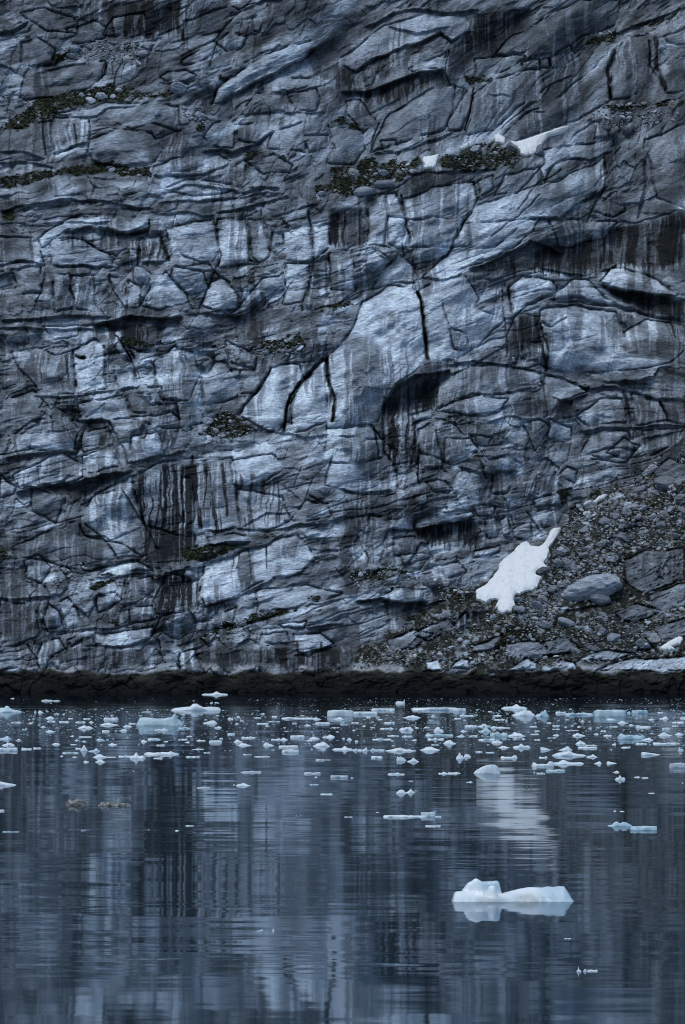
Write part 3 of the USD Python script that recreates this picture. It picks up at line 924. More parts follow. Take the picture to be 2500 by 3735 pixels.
# rock colours, with shade under lips and a vignette painted in: polished pale faces, dull weathered ones, black lines where water seeps
fl = .6 * fol1 + .4 * fol2
mott = fbm2(WX / 62 + .3 * WY / 62, PHI / 30, 4, 103, .58)
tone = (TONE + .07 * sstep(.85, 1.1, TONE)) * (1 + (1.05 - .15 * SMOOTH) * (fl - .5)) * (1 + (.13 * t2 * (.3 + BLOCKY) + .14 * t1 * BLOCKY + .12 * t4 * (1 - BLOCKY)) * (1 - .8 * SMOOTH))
tone *= 1 + (1.25 - .5 * SMOOTH) * (mott - .5)
tone += (.09 * sstep(.52, .66, mott) - .1 * sstep(.47, .36, fl)) * (1 - .6 * SMOOTH)
v1 = fbm2(X / 9 + .16 * (WY - Y), Y / 260, 3, 105, .6)
v2 = fbm2(X / 34 + .06 * (WY - Y), Y / 420, 2, 109)
v = .55 * v1 + .45 * v2 + .25 * (fl - .5)
general = .5 * sstep(.46, .66, fbm2(X / 130, Y / 170, 3, 113))
st = np.maximum(STREAK, general * (1 - SCR)) * sstep(.43, .525, v)
tone = tone * (1 - .86 * st)
light_run = STREAK * sstep(.66, .75, fbm2(X / 8, Y / 260, 2, 117))
tone += .3 * light_run
tone = tone * (1 - STAIN * (.55 + .45 * sstep(.3, .55, fbm2(X / 16, Y / 34, 3, 119))))
tone = np.clip(tone, .12, 1.5)
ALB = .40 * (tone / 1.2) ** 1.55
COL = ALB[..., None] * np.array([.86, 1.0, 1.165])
COL += (.002 * np.maximum(0, 1 - np.abs(tone - .45) / .4))[..., None] * np.array([.9, .35, -.3]) * sstep(.5, .68, fbm2(X / 40, Y / 160, 3, 121))[..., None]
soil = np.array([.013, .0135, .0115]) + .62 * ALB[..., None] * np.array([.9, 1, .95]) * sstep(.35, .8, peb_tone)[..., None] * sstep(.25, .6, pebble)[..., None]
sm = (SCR * (1 - sstep(.1, .4, SMOOTH)) * sstep(.32, .5, fbm2(X / 34, Y / 22, 4, 125) + .12))[..., None]
COL = COL * (1 - sm) + soil * sm
green = np.stack([.010 + .007 * vnoise(X / 9, Y / 9, 129), .0115 + .010 * vnoise(X / 9, Y / 9, 129), .0065 + 0 * X], -1)
mm = (.95 * sstep(.51, .64, .5 * fbm2(X / 34, PHI / 11, 4, 131) + .42 * MOSS))[..., None]
COL = COL * (1 - mm) + green * mm
pale = sstep(2412, 2440, Y + 10 * (vnoise(X / 12, Y / 30, 133) - .5)) * (1 - T_IN) * sstep(.42, .56, fbm2(X / 55, Y / 40, 3, 135))
COL = COL * (1 - .7 * pale[..., None]) + np.array([.30, .32, .34]) * .7 * pale[..., None]
weed = np.array([.0030, .0034, .0040]) + (np.array([.018, .0215, .0125])) * (sstep(34, 4, Y - tide_edge) * sstep(.3, .6, fbm2(X / 40, Y / 14, 3, 137)))[..., None] \
    + np.array([.013, .0118, .0112]) * (sstep(.52, .7, fbm2(X / 34, Y / 12, 4, 139)) * sstep(70, 20, Y - tide_edge))[..., None]
COL = COL * (1 - T_IN[..., None]) + weed * T_IN[..., None]
COL = np.clip(COL, .003, .6)

# materials
def rock_look(name, colour_nodes, colour_links, colour_out, bump=.25, rough=.75):
    usdkit.material(stage, '/World/Looks/' + name, {
        **colour_nodes,
        'geo': ('geometry', {}),
        'stretch': ('mapping', {'scale': (.6, .6, 2.6), 'rotation': (0, .35, 0)}),
        'fine': ('noise_texture', {'scale': 1.6, 'detail': 5.0, 'roughness': .65}),
        'grain': ('map_range', {'from_min': .3, 'from_max': .7, 'to_min': .5, 'to_max': 1.5, 'clamp': True}),
        'mul': ('vector_math', {'math_type': 'scale'}),
        'bump': ('bump', {'strength': bump, 'distance': .4}),
        'p': ('principled_bsdf', {'roughness': rough, 'specular_ior_level': .1})},
        [('geo.position', 'stretch.vector'), ('stretch.vector', 'fine.vector'), ('fine.fac', 'grain.value'), ('grain.result', 'mul.scale'), (colour_out, 'mul.vector1'),
         ('mul.vector', 'p.base_color'), ('fine.fac', 'bump.height'), ('bump.normal', 'p.normal')] + colour_links, surface='p.BSDF')
rock_look('cliff_rock', {'at': ('attribute', {'attribute': 'stone'})}, [], 'at.color', .8)
rock_look('loose_stone', {'at': ('attribute', {'attribute': 'stone'})}, [], 'at.color', .3)

cliff = UsdGeom.Xform.Define(stage, '/World/cliff').GetPrim()
tag(cliff, 'glacier-scoured grey rock wall streaked with black water stains rising from the fjord', 'cliff', kind='structure')
scree_lab = (SCR > .5) & (LABEL == 0)
LABEL[scree_lab] = -2
quad = LABEL[:-1, :-1]
idx = np.arange(NX * NY).reshape(NY, NX)
QA = np.stack([idx[:-1, :-1], idx[:-1, 1:], idx[1:, 1:], idx[1:, :-1]], -1)
PF, NF, CF = POS.reshape(-1, 3), NRM.reshape(-1, 3), COL.reshape(-1, 3)
def piece(mask, name, label=None, kind=None):
    q = QA[mask]
    if len(q) < 3:
        return
    used, inv = np.unique(q.ravel(), return_inverse=True)
    o = put(name, PF[used], inv.reshape(-1, 4), 'cliff_rock', '/World/cliff', normals=NF[used], colour=CF[used])
    if label:
        o.SetCustomDataByKey('label', label)
piece(quad == 0, 'rock_face')
piece(quad == -1, 'tide_band', 'dark weed-covered rock band between the tide marks')
piece(quad == -2, 'scree_slope', 'dark earthy scree ground between the boulders')
for k, (t_, area, p) in enumerate(slabs):
    piece(quad == k + 1, 'rock_slab' if area > 14000 else 'rock_block')

# the wall goes on beyond the frame, coarser
ex, ey = np.arange(-9000, 11600, 110.0), np.concatenate([np.arange(2552, -100, -88.0), np.arange(-100, -5200, -150.0)])
EX, EYY = np.meshgrid(ex, ey)
_, ERZ = ray(EX, EYY)
cj = np.clip(((GY[0] - EYY) / STEP), 0, NY - 1).astype(int)
ci = np.clip(((EX - GX[0]) / STEP), 0, NX - 1).astype(int)
ED = D[cj, ci]
Z0 = RZ[cj, ci]
ED = np.where(EYY < GY[-1], ED * (1 - .45 * Z0) / (1 - .45 * ERZ), ED)
away = np.maximum(np.maximum(GX[0] - EX, EX - GX[-1]), np.maximum(GY[-1] - EYY, 0)) / 600
ED = ED + 3.0 + np.clip(away, 0, 1) * 26 * (fbm2(EX / 700, EYY / 350, 5, 141) - .4)
ERX, ERZ = ray(EX, EYY)
EP = np.stack([ERX * ED, ED, EYE + ERZ * ED], -1)
eid = np.arange(EX.size).reshape(EX.shape)
eq = np.stack([eid[:-1, :-1], eid[:-1, 1:], eid[1:, 1:], eid[1:, :-1]], -1)
inner = (EX[:-1, :-1] > GX[0] + 10) & (EX[:-1, 1:] < GX[-1] - 10) & (EYY[1:, :-1] > GY[-1] + 10)
eq = eq[~inner]
ec = (.16 + .12 * (fbm2(EX / 260, EYY / 120, 4, 143) - .5))[..., None] * np.array([.9, 1, 1.12])
put('outer_rock_face', EP.reshape(-1, 3), eq, 'cliff_rock', '/World/cliff', colour=ec.reshape(-1, 3), smooth=True)

# ------------------------------------------------------------------ water
usdkit.material(stage, '/World/Looks/fjord_water', {
    'geo': ('geometry', {}),
    'm1': ('mapping', {'scale': (.55, 1.0, 1.0)}), 'm2': ('mapping', {'scale': (.5, 1.0, 1.0)}), 'm3': ('mapping', {'scale': (.02, .035, 1.0)}),
    'n1': ('noise_texture', {'scale': .55, 'detail': 3.0, 'roughness': .55}),
    'n2': ('noise_texture', {'scale': .09, 'detail': 2.0, 'roughness': .5}),
    'n3': ('noise_texture', {'scale': 1.0, 'detail': 3.0, 'roughness': .5}),
    'calm': ('map_range', {'from_min': .38, 'from_max': .62, 'to_min': .35, 'to_max': 1.5, 'clamp': True}),
    's1': ('vector_math', {'math_type': 'subtract', 'vector2': (.5, .5, .5)}), 's2': ('vector_math', {'math_type': 'subtract', 'vector2': (.5, .5, .5)}),
    'a1': ('vector_math', {'math_type': 'multiply', 'vector2': (.010, .016, 0)}), 'a2': ('vector_math', {'math_type': 'multiply', 'vector2': (.004, .012, 0)}),
    'c1': ('vector_math', {'math_type': 'scale'}),
    'sum': ('vector_math', {'math_type': 'add'}), 'up': ('vector_math', {'math_type': 'add', 'vector2': (0, 0, 1)}), 'nn': ('vector_math', {'math_type': 'normalize'}),
    'fr': ('fresnel', {'IOR': 1.333}), 'body': ('diffuse_bsdf', {'color': (.008, .015, .019)}), 'mirror': ('glossy_bsdf', {'color': (.64, .70, .75), 'roughness': .03}), 'p': ('mix_closure', {})},
    [('geo.position', 'm1.vector'), ('geo.position', 'm2.vector'), ('geo.position', 'm3.vector'), ('m1.vector', 'n1.vector'), ('m2.vector', 'n2.vector'), ('m3.vector', 'n3.vector'),
     ('n3.fac', 'calm.value'), ('n1.color', 's1.vector1'), ('n2.color', 's2.vector1'), ('s1.vector', 'a1.vector1'), ('s2.vector', 'a2.vector1'), ('a1.vector', 'c1.vector1'), ('calm.result', 'c1.scale'),
     ('c1.vector', 'sum.vector1'), ('a2.vector', 'sum.vector2'), ('sum.vector', 'up.vector1'), ('up.vector', 'nn.vector1'), ('nn.vector', 'mirror.normal'), ('fr.fac', 'p.fac'), ('body.BSDF', 'p.closure1'), ('mirror.BSDF', 'p.closure2')], surface='p.closure')
wx_, wy_ = np.linspace(-2200, 2200, 45), np.linspace(-1500, 1215, 29)
A_, B_ = np.meshgrid(wx_, wy_)
wid = np.arange(A_.size).reshape(A_.shape)
wq = np.stack([wid[:-1, :-1], wid[:-1, 1:], wid[1:, 1:], wid[1:, :-1]], -1).reshape(-1, 4)
o = put('water', np.stack([A_.ravel(), B_.ravel(), 0 * A_.ravel()], 1), wq, 'fjord_water')
tag(o, 'calm dark blue-green fjord water mirroring the rock wall', 'water', kind='structure')
# ------------------------------------------------------------------ snow patches
usdkit.material(stage, '/World/Looks/old_snow', {
    'geo': ('geometry', {}), 'n': ('noise_texture', {'scale': .9, 'detail': 5.0, 'roughness': .65}), 'b': ('bump', {'strength': .6, 'distance': .35}),
    'r': ('rgb_ramp', {'ramp': [(0.2, (.38, .40, .415)), (.45, (.55, .57, .58)), (1.0, (.62, .64, .65))]}),
    'p': ('principled_bsdf', {'roughness': .6, 'specular_ior_level': .2})},
    [('geo.position', 'n.vector'), ('n.fac', 'r.fac'), ('r.color', 'p.base_color'), ('n.fac', 'b.height'), ('b.normal', 'p.normal')], surface='p.BSDF')
for t_, s_, lab in SNOW:
    p = pts(t_, s_)
    st_ = 1.5
    gx, gy = np.arange(p[:, 0].min() - 6, p[:, 0].max() + 6, st_), np.arange(p[:, 1].max() + 6, p[:, 1].min() - 6, -st_)
    xx, yy = np.meshgrid(gx, gy)
    jx, jy = xx + 5 * (fbm2(xx / 7, yy / 7, 3, 201) - .5), yy + 5 * (fbm2(xx / 7, yy / 7, 3, 203) - .5)
    sd = seg_dist(p, jx, jy, True)
    pos, nrm = surface(xx, yy)
    thick = np.where(sd < 0, .5 + .55 * (1 - np.exp(sd / 9)) + .22 * (fbm2(xx / 16, yy / 16, 4, 205) - .5), .5 - .5 * np.maximum(sd, 0))
    pos = pos + thick[..., None] * np.array([0, -.75, .66])
    i_ = np.arange(xx.size).reshape(xx.shape)
    q = np.stack([i_[:-1, :-1], i_[:-1, 1:], i_[1:, 1:], i_[1:, :-1]], -1)[(sd < 6)[:-1, :-1]]
    u_, inv = np.unique(q.ravel(), return_inverse=True)
    v_ = pos.reshape(-1, 3)[u_]
    o = put('snow_patch', v_, inv.reshape(-1, 4), 'old_snow', smooth=False, loc=v_.mean(0), normals=None)
    tag(o, lab, 'snow patch')

# ------------------------------------------------------------------ boulders and stones
rng = np.random.default_rng(77)
def stone_shape(r, sub, flat=.75, smooth=False):
    m = trimesh.creation.icosphere(subdivisions=sub)
    v = m.vertices.copy()
    for _ in range(7 if sub > 1 else 5):                      # planes split off the sides, as rock breaks
        n = r.normal(size=3)
        n /= np.linalg.norm(n)
        c = r.uniform(.82, .97) if smooth else r.uniform(.55, .9)
        d = v @ n
        v -= np.maximum(d - c, 0)[:, None] * n * .92
    v *= 1 + (.0 if smooth else .06) * r.normal(size=(len(v), 1))
    v *= np.array([r.uniform(.9, 1.35), r.uniform(.8, 1.1), r.uniform(.55, .95) * flat / .75])
    a = r.uniform(0, 6.28)
    c_, s_ = math.cos(a), math.sin(a)
    v = v @ np.array([[c_, -s_, 0], [s_, c_, 0], [0, 0, 1]]).T
    t = r.normal(0, .25, 2)
    v[:, 2] += t[0] * v[:, 0] + t[1] * v[:, 1]
    return v, np.array(m.faces)

def stone_tint(r, k):
    t = float(np.clip(r.lognormal(math.log(.18), .42), .045, .34))
    warm = r.uniform(0, 1)
    return t * np.array([.86 + .1 * warm, 1.0, 1.17 - .15 * warm])

stones = []                                                    # (px, py, radius in photograph pixels, zone)
for kind, val, p in rows:
    if kind != 'R':
        continue
    x0, y0, x1, y1 = p[:, 0].min(), p[:, 1].min(), p[:, 0].max(), p[:, 1].max()
    n = int(val[0] * (x1 - x0) * (y1 - y0) / 85)
    q = np.stack([rng.uniform(x0, x1, n), rng.uniform(y0, y1, n)], 1)
    q = q[seg_dist(p, q[:, 0], q[:, 1], True) < 0]
    r_ = np.clip(2.2 * (rng.pareto(2.4, len(q)) + 1), 2.2, 20)
    stones += [(a[0], a[1], b, 0) for a, b in zip(q, r_)]
def in_snow(px, py):
    i = int(np.clip((px - GX[0]) / STEP, 0, NX - 1)); j = int(np.clip((GY[0] - py) / STEP, 0, NY - 1))
    return SNOWM[j, i] > .55, LABEL[j, i] > 0 and SCR[j, i] > .5
stones = [s for s in stones if not in_snow(s[0], s[1])[0] and not in_snow(s[0], s[1])[1]]
BIG = [  # tile, x, y, half width, half height, tint, label
    ('F', 1150, 692, 142, 72, .25, 'largest smooth grey boulder, whale-backed, right of the big snow patch'),
    ('F', 1178, 742, 50, 34, .13, 'dark boulder tucked under the right end of the whale-backed boulder'),
    ('F', 1030, 842, 44, 26, .19, 'pale wedge-shaped boulder on the scree below the whale-backed boulder'),
    ('F', 1035, 585, 34, 38, .16, 'tall leaning grey boulder right of the snow patch edge'),
    ('F', 915, 612, 32, 20, .08, 'dark round boulder biting into the right edge of the big snow patch'),
    ('F', 893, 772, 30, 28, .18, 'pale squarish boulder below the big snow patch'),
    ('F', 812, 784, 32, 16, .17, 'flat grey boulder touching the lower tip of the big snow patch'),
    ('F', 805, 745, 24, 16, .12, 'rounded boulder just under the snow patch, above the flat one'),
    ('F', 1200, 385, 38, 26, .15, 'blocky grey boulder high on the scree under the snow scraps'),
    ('F', 1300, 348, 26, 22, .18, 'pale rounded boulder at mid height of the upper scree'),
    ('F', 1365, 240, 30, 26, .15, 'rounded boulder near the top of the scree by the right edge'),
    ('F', 1500, 210, 60, 34, .14, 'broad grey boulder at the upper right end of the scree'),
    ('F', 1282, 455, 34, 24, .14, 'grey boulder above the dark outcrop at the right'),
    ('F', 1060, 600, 20, 30, .15, 'upright slab-like stone beside the leaning boulder'),
    ('F', 960, 690, 26, 18, .16, 'brownish flat stone lying left of the whale-backed boulder'),
    ('F', 1240, 915, 34, 22, .17, 'pale pointed rock above the shore, right of centre'),
    ('F', 1190, 890, 26, 24, .15, 'steep grey rock standing above the shore boulders'),
    ('F', 880, 1000, 40, 26, .15, 'dull grey boulder just above the pale shore rocks'),
    ('F', 690, 822, 18, 14, .2, 'small pale block below the dark gap left of the snow tip'),
    ('F', 858, 905, 8, 14, .3, 'small upright white stone standing alone on the dark scree'),
    ('F', 365, 285, 26, 20, .16, 'grey boulder perched on the shelf above the flat pale lip'),
    ('F', 395, 660, 32, 30, .13, 'round dark-streaked boulder above the lower shelf'),
    ('F', 80, 622, 14, 14, .26, 'small white stone on the mossy shelf below the streaked recess'),
    ('F', 140, 592, 30, 16, .2, 'flat pale stone on the mossy shelf left of the snow patch'),
    ('C', 648, 258, 38, 34, .24, 'pale mushroom-shaped boulder balanced on the broken ledge at left'),
    ('A', 375, 437, 14, 14, .27, 'small white stone on the upper left mossy ledge'),
    ('A', 515, 440, 16, 12, .27, 'white stone below the pale rubble of the upper left ledge'),
    ('A', 636, 288, 14, 12, .3, 'round white stone among the rubble of the upper left gully'),
    ('A', 912, 538, 22, 22, .26, 'pale round boulder in the gully under the long bright slab'),
    ('A', 962, 545, 18, 14, .26, 'pale stone right beside the round boulder in the gully'),
    ('A', 720, 520, 16, 16, .24, 'pale block perched on the left slab above the gully'),
    ('A', 130, 985, 36, 22, .2, 'grey boulder in the dark mossy notch at the left edge'),
    ('A', 820, 415, 40, 32, .2, 'angular grey boulder at the right end of the upper left ledge'),
    ('B', 95, 885, 46, 24, .2, 'pale boulder at the left foot of the mossy middle ledge'),
    ('B', 190, 852, 48, 22, .15, 'broad grey boulder on the left of the mossy middle ledge'),
    ('B', 1310, 528, 18, 12, .25, 'pale stone on the upper right rubble ledge'),
    ('B', 1278, 540, 16, 12, .24, 'pale stone left of its neighbour on the upper right rubble ledge'),
    ('B', 515, 712, 22, 16, .2, 'grey stone beside the squarish snow patch'),
    ('B', 900, 692, 26, 30, .13, 'grey block under the long tapering snow patch'),
    ('D', 780, 640, 8, 14, .32, 'tiny upright white stone lodged in the crack under the dark arc'),
]
def add_stone(px, py, hw, hh, tint, sub, r, embed):
    pos, nrm = surface(px, py)
    m_px = pos[1] / FOCAL
    v, f = stone_shape(r, sub, smooth=sub >= 3)
    if hw > 90 / 1.26:
        v[:, 2] += .3 * v[:, 0]
    v = v / np.abs(v).max(0) * np.array([hw, (hw + hh) * .45, hh]) * m_px
    if sub >= 3:
        q = v / m_px
        v *= (1 + .10 * (fbm2(q[:, 0] / 22 + q[:, 1] / 17, q[:, 2] / 9, 4, 211) - .5) * 2)[:, None]
    base = pos + nrm * (embed * .5 * (hw + hh) * m_px)
    return v + base, f, base
for t_, x_, y_, hw, hh, tint, lab in BIG:
    ox, oy, k = TILES[t_]
    r = np.random.default_rng(int(x_ * 7 + y_))
    sub = 4 if hw > 90 else 3 if hw > 40 else 2
    v, f, base = add_stone(x_ / k + ox, y_ / k + oy, hw / k, hh / k, tint, sub, r, .05 if hw > 90 else .3)
    c = tint * np.array([.88, 1.0, 1.16]) * (1 + .7 * (fbm2(v[:, 0] / .9 + v[:, 1] * .5, v[:, 2] / .5, 4, 213) - .5))[:, None]
    o = put('boulder', v, f, 'loose_stone', colour=c, smooth=sub > 2, loc=base)
    tag(o, lab, 'boulder')
stones.sort(key=lambda s: -s[2])
LAND = [('big snow patch', pts('F', '790,620')[0]), ('whale-backed boulder', pts('F', '1150,690')[0]), ('dark outcrop at the right', pts('F', '1420,600')[0]), ('pale shore rocks', pts('F', '1010,1035')[0]),
        ('two snow scraps', pts('G', '1370,120')[0]), ('long tapering snow patch', pts('B', '900,640')[0]), ('squarish snow patch', pts('B', '405,742')[0]), ('upper left mossy ledge', pts('A', '450,430')[0]),
        ('upper left gully', pts('A', '560,240')[0]), ('gully under the long bright slab', pts('A', '900,540')[0]), ('upper right rubble ledge', pts('B', '1340,530')[0]), ('left mossy shelf', pts('A', '560,780')[0]),
        ('middle hollow of the wall', pts('C', '1290,580')[0]), ('mossy hollow below the brightest slab', pts('C', '1070,960')[0]), ('mossy slope above the left shore', pts('E', '1060,870')[0]), ('lower shelf', pts('F', '280,740')[0]),
        ('mossy shelf below the streaked recess', pts('F', '160,610')[0])]
LAND += [(b_[6].split(',')[0], pts(b_[0], '%f,%f' % (b_[1], b_[2]))[0]) for b_ in BIG if len(b_[6].split(',')[0].split()) < 9]
def where(px, py, land, unit):
    d = [math.hypot(px - l[1][0], (py - l[1][1]) * 1.15) for l in land]
    k = int(np.argmin(d))
    dx, dy = px - land[k][1][0], py - land[k][1][1]
    if d[k] < unit:
        return 'close beside the ' + land[k][0]
    if abs(dx) > abs(dy) * 1.2:
        return ('left of the ' if dx < 0 else 'right of the ') + land[k][0]
    return ('above the ' if dy < 0 else 'below the ') + land[k][0]
LABS = []
for px, py, r_, _ in stones[:255]:
    r = np.random.default_rng(int(px * 31 + py * 17))
    tint = stone_tint(r, 0)
    v, f, base = add_stone(px, py, r_ * r.uniform(.95, 1.3), r_ * r.uniform(.65, .95), 0, 2, r, .3)
    c = tint * (1 + .5 * (fbm2(v[:, 0] / .5 + v[:, 1] * .5, v[:, 2] / .3, 3, 213) - .5))[:, None]
    o = put('boulder', v, f, 'loose_stone', colour=c, loc=base)
    t = tint[1]
    lab = '%s %s %s' % ('pale' if t > .2 else 'grey' if t > .1 else 'dark', 'boulder' if r_ > 11 else 'block' if r_ > 8.5 else 'stone' if r_ > 7 else 'small stone', where(px, py, LAND, 26))
    LABS.append((o, lab, px, py))
def tag_all(labs, cat):
    """labs: (prim, label, picture x, picture y). Look-alikes of one place are told apart by their order; what is left shares one label."""
    sets = {}
    for t in labs:
        sets.setdefault(t[1], []).append(t)
    for lab, m in sets.items():
        more = lambda word, t: tag(t[0], word + ' ' + lab, cat, group=lab)
        if len(m) == 1:
            tag(m[0][0], lab, cat, group='loose rocks of the cliff' if cat == 'boulder' else 'drifting ice')
            continue
        xs = sorted(m, key=lambda t: t[2])
        if len(m) == 2:
            more('leftmost', xs[0]), more('rightmost', xs[1])
        elif len(m) == 3:
            more('leftmost', xs[0]), more('middle', xs[1]), more('rightmost', xs[2])
        else:
            more('leftmost', xs[0]), more('rightmost', xs[-1])
            ys = sorted(xs[1:-1], key=lambda t: t[3])
            more('highest', ys[0]), more('lowest', ys[-1])
            rest = ys[1:-1]
            for t in rest:
                tag(t[0], 'inner ' + lab if len(rest) > 1 else 'central ' + lab, cat, group=lab)
tag_all(LABS, 'boulder')
vs, fs, cs, n = [], [], [], 0
protos = [stone_shape(np.random.default_rng(900 + k), 1) for k in range(24)]
small = np.array([s[:3] for s in stones[255:]])
spos, snrm = surface(small[:, 0], small[:, 1])
for k in range(len(small)):
    v, f = protos[k % 24]
    m = small[k, 2] * spos[k, 1] / FOCAL
    vs.append(v * m * np.array([1.1, 1, .9]) + spos[k] + snrm[k] * m * .3)
    fs.append(f + n)
    cs.append(np.repeat(stone_tint(rng, 0)[None], len(v), 0))
    n += len(v)
o = put('small_stones', np.vstack(vs), np.vstack(fs), 'loose_stone', colour=np.vstack(cs))
tag(o, 'countless small grey stones strewn over the scree and ledges', 'stones', kind='stuff')

# ------------------------------------------------------------------ moss and low heath on the ledges
usdkit.material(stage, '/World/Looks/heath', {
    'oi': ('geometry', {}), 'r': ('rgb_ramp', {'ramp': [(0, (.009, .0115, .008)), (.6, (.012, .015, .010)), (1, (.017, .019, .013))]}), 'p': ('principled_bsdf', {'roughness': .9, 'specular_ior_level': .1})},
    [('oi.random_per_island', 'r.fac'), ('r.color', 'p.base_color')], surface='p.BSDF')
q = np.stack([rng.uniform(0, 2500, 160000), rng.uniform(0, 2440, 160000)], 1)
ji, ii = ((GY[0] - q[:, 1]) / STEP).astype(int), ((q[:, 0] - GX[0]) / STEP).astype(int)
dens = np.maximum(mm[ji, ii, 0], .16 * sm[ji, ii, 0] * (fbm2(q[:, 0] / 60, q[:, 1] / 40, 3, 221) > .5)) * (SNOWM[ji, ii] < .3)
q = q[rng.random(len(q)) < dens * 1.0]
bpos, bnrm = surface(q[:, 0], q[:, 1])
ico = trimesh.creation.icosphere(subdivisions=0)
m_ = rng.uniform(.08, .24, len(q))
tuft = ico.vertices[None] * (1 + .35 * rng.normal(size=(len(q), 12, 1))) * (m_[:, None, None] * np.array([1.5, 1, .6]))
tuft = tuft + (bpos + bnrm * .1)[:, None]
tf = (ico.faces[None] + 12 * np.arange(len(q))[:, None, None]).reshape(-1, 3)
o = put('moss', tuft.reshape(-1, 3), tf, 'heath')
tag(o, 'dark green moss and low heath growing on the ledges', 'moss', kind='stuff')
# ------------------------------------------------------------------ ice
def ice_look(name, stops, scale=3.0):
    usdkit.material(stage, '/World/Looks/' + name, {
        'tc': ('texture_coordinate', {}), 'geo': ('geometry', {}), 'm': ('mapping', {'scale': (1, 1, 2.2)}), 'n': ('noise_texture', {'scale': scale, 'detail': 5.0, 'roughness': .6}),
        'r': ('rgb_ramp', {'ramp': stops}), 'b': ('bump', {'strength': .5, 'distance': .08}),
        'p': ('principled_bsdf', {'roughness': .38, 'specular_ior_level': .4, 'subsurface_weight': .25, 'subsurface_scale': .15, 'subsurface_radius': (.3, .7, 1.0)})},
        [('geo.position', 'm.vector'), ('m.vector', 'n.vector'), ('n.fac', 'r.fac'), ('r.color', 'p.base_color'), ('n.fac', 'b.height'), ('b.normal', 'p.normal')], surface='p.BSDF')
ice_look('white_ice', [(.25, (.40, .46, .485)), (.5, (.49, .535, .555)), (.75, (.57, .60, .61))])
ice_look('blue_ice', [(.25, (.26, .355, .395)), (.5, (.34, .435, .475)), (.75, (.44, .51, .535))])
ice_look('grey_ice', [(.25, (.24, .27, .29)), (.5, (.36, .39, .41)), (.75, (.46, .49, .50))])
ice_look('dirty_ice', [(.30, (.03, .028, .024)), (.48, (.08, .077, .068)), (.60, (.19, .19, .18)), (.8, (.40, .41, .41))], 4.0)

def ice_mesh(w, h, dep, seed, kind='lump', prof=None, nx=22, ny=12):
    """a piece of floating ice: w wide, dep deep, h above the water; it reaches a little under the surface"""
    r = np.random.default_rng(seed)
    u, v = np.meshgrid(np.linspace(-1, 1, nx), np.linspace(-1, 1, ny))
    o = r.uniform(0, 90, 2)
    sq = 3.4 if kind in ('slab', 'flat') else 2.6
    rad = (np.abs(u) ** sq + np.abs(v) ** sq) ** (1 / sq)
    edge = 1 - rad + (.30 * (fbm2(u * 2.2 + o[0], v * 2.2 + o[1], 3, 231) - .5) if nx > 14 else .1 * (vnoise(u * 3 + o[0], v * 3 + o[1], 231) - .5))
    rim = {'flat': .10, 'slab': .07, 'lump': .42, 'peak': .3}[kind]
    shape = np.clip(edge / rim, -.6, 1)
    shape = np.where(shape > 0, np.sin(np.clip(shape, 0, 1) * 1.57) ** .8, shape)
    n = fbm2(u * (1.6 if kind != 'flat' else 2.6) + o[1], v * 1.4 + o[0], 4, 235, .55)
    if prof is not None:
        px_, pz_ = np.array(prof)[:, 0], np.array(prof)[:, 1]
        body = np.interp(u + .05 * (n - .5), px_, pz_) * (.92 + .3 * (n - .5))
        shape = np.where(shape > 0, np.clip(shape * 1.6, 0, 1), shape)
        hh = np.where(shape > 0, body * shape + .05 * shape, shape * .5)
    else:
        amp = {'flat': .7, 'slab': .28, 'lump': 1.25, 'peak': 1.3}[kind]
        body = np.clip(.62 + amp * (n - .5) * 1.5, .12, 1.15)
        if kind == 'peak':
            c = r.uniform(-.5, .5)
            body = .22 + .4 * n + .75 * np.exp(-((u - c) / .22) ** 2 - (v / .6) ** 2)
        if kind == 'lump':
            c = r.uniform(-.35, .35)
            body = body * (.35 + .75 * np.exp(-((u - c) / .55) ** 2))
        if kind == 'flat':
            c = r.uniform(-.8, .8)
            body = .42 + .8 * (n - .5) + .55 * np.exp(-((u - c) / .16) ** 2) * r.uniform(0, 1)
        hh = np.where(shape > 0, np.clip(body, .1, 1.2) * shape, shape * .5)
    top = hh[hh > 0].max() if (hh > 0).any() else 1
    z = np.where(hh > 0, hh / top * h, hh * min(h, .25 * w) - .02)
    x, y = u * w / 2, v * dep / 2
    jx, jy = .05 * w * (fbm2(u * 3 + o[0] + 5, v * 3, 2, 239) - .5), .08 * dep * (fbm2(u * 3 + o[1] + 9, v * 3, 2, 241) - .5)
    top_v = np.stack([x + jx, y + jy, z], -1).reshape(-1, 3)
    i_ = np.arange(nx * ny).reshape(ny, nx)
    q = np.stack([i_[:-1, :-1], i_[:-1, 1:], i_[1:, 1:], i_[1:, :-1]], -1).reshape(-1, 4)
    ring = np.concatenate([i_[0], i_[1:, -1], i_[-1, -2::-1], i_[-2:0:-1, 0]])
    low = top_v[ring] * [.8, .8, 1]
    low[:, 2] = -.35 * h - .1 * w
    base = len(top_v) + np.arange(len(ring))
    nxt = np.roll(np.arange(len(ring)), -1)
    sk = np.stack([ring, base, base[nxt], ring[nxt]], -1)
    c_ = len(top_v) + len(ring)
    keel = np.array([[0, 0, -.45 * h - .14 * w]])
    cap = np.stack([base, np.full(len(ring), c_), np.full(len(ring), c_), base[nxt]], -1)
    f = np.vstack([q, sk, cap])
    f = np.vstack([f[:, [0, 1, 2]], f[:, [0, 2, 3]]])
    f = f[(f[:, 0] != f[:, 1]) & (f[:, 1] != f[:, 2]) & (f[:, 0] != f[:, 2])]
    return np.vstack([top_v, low, keel]), f

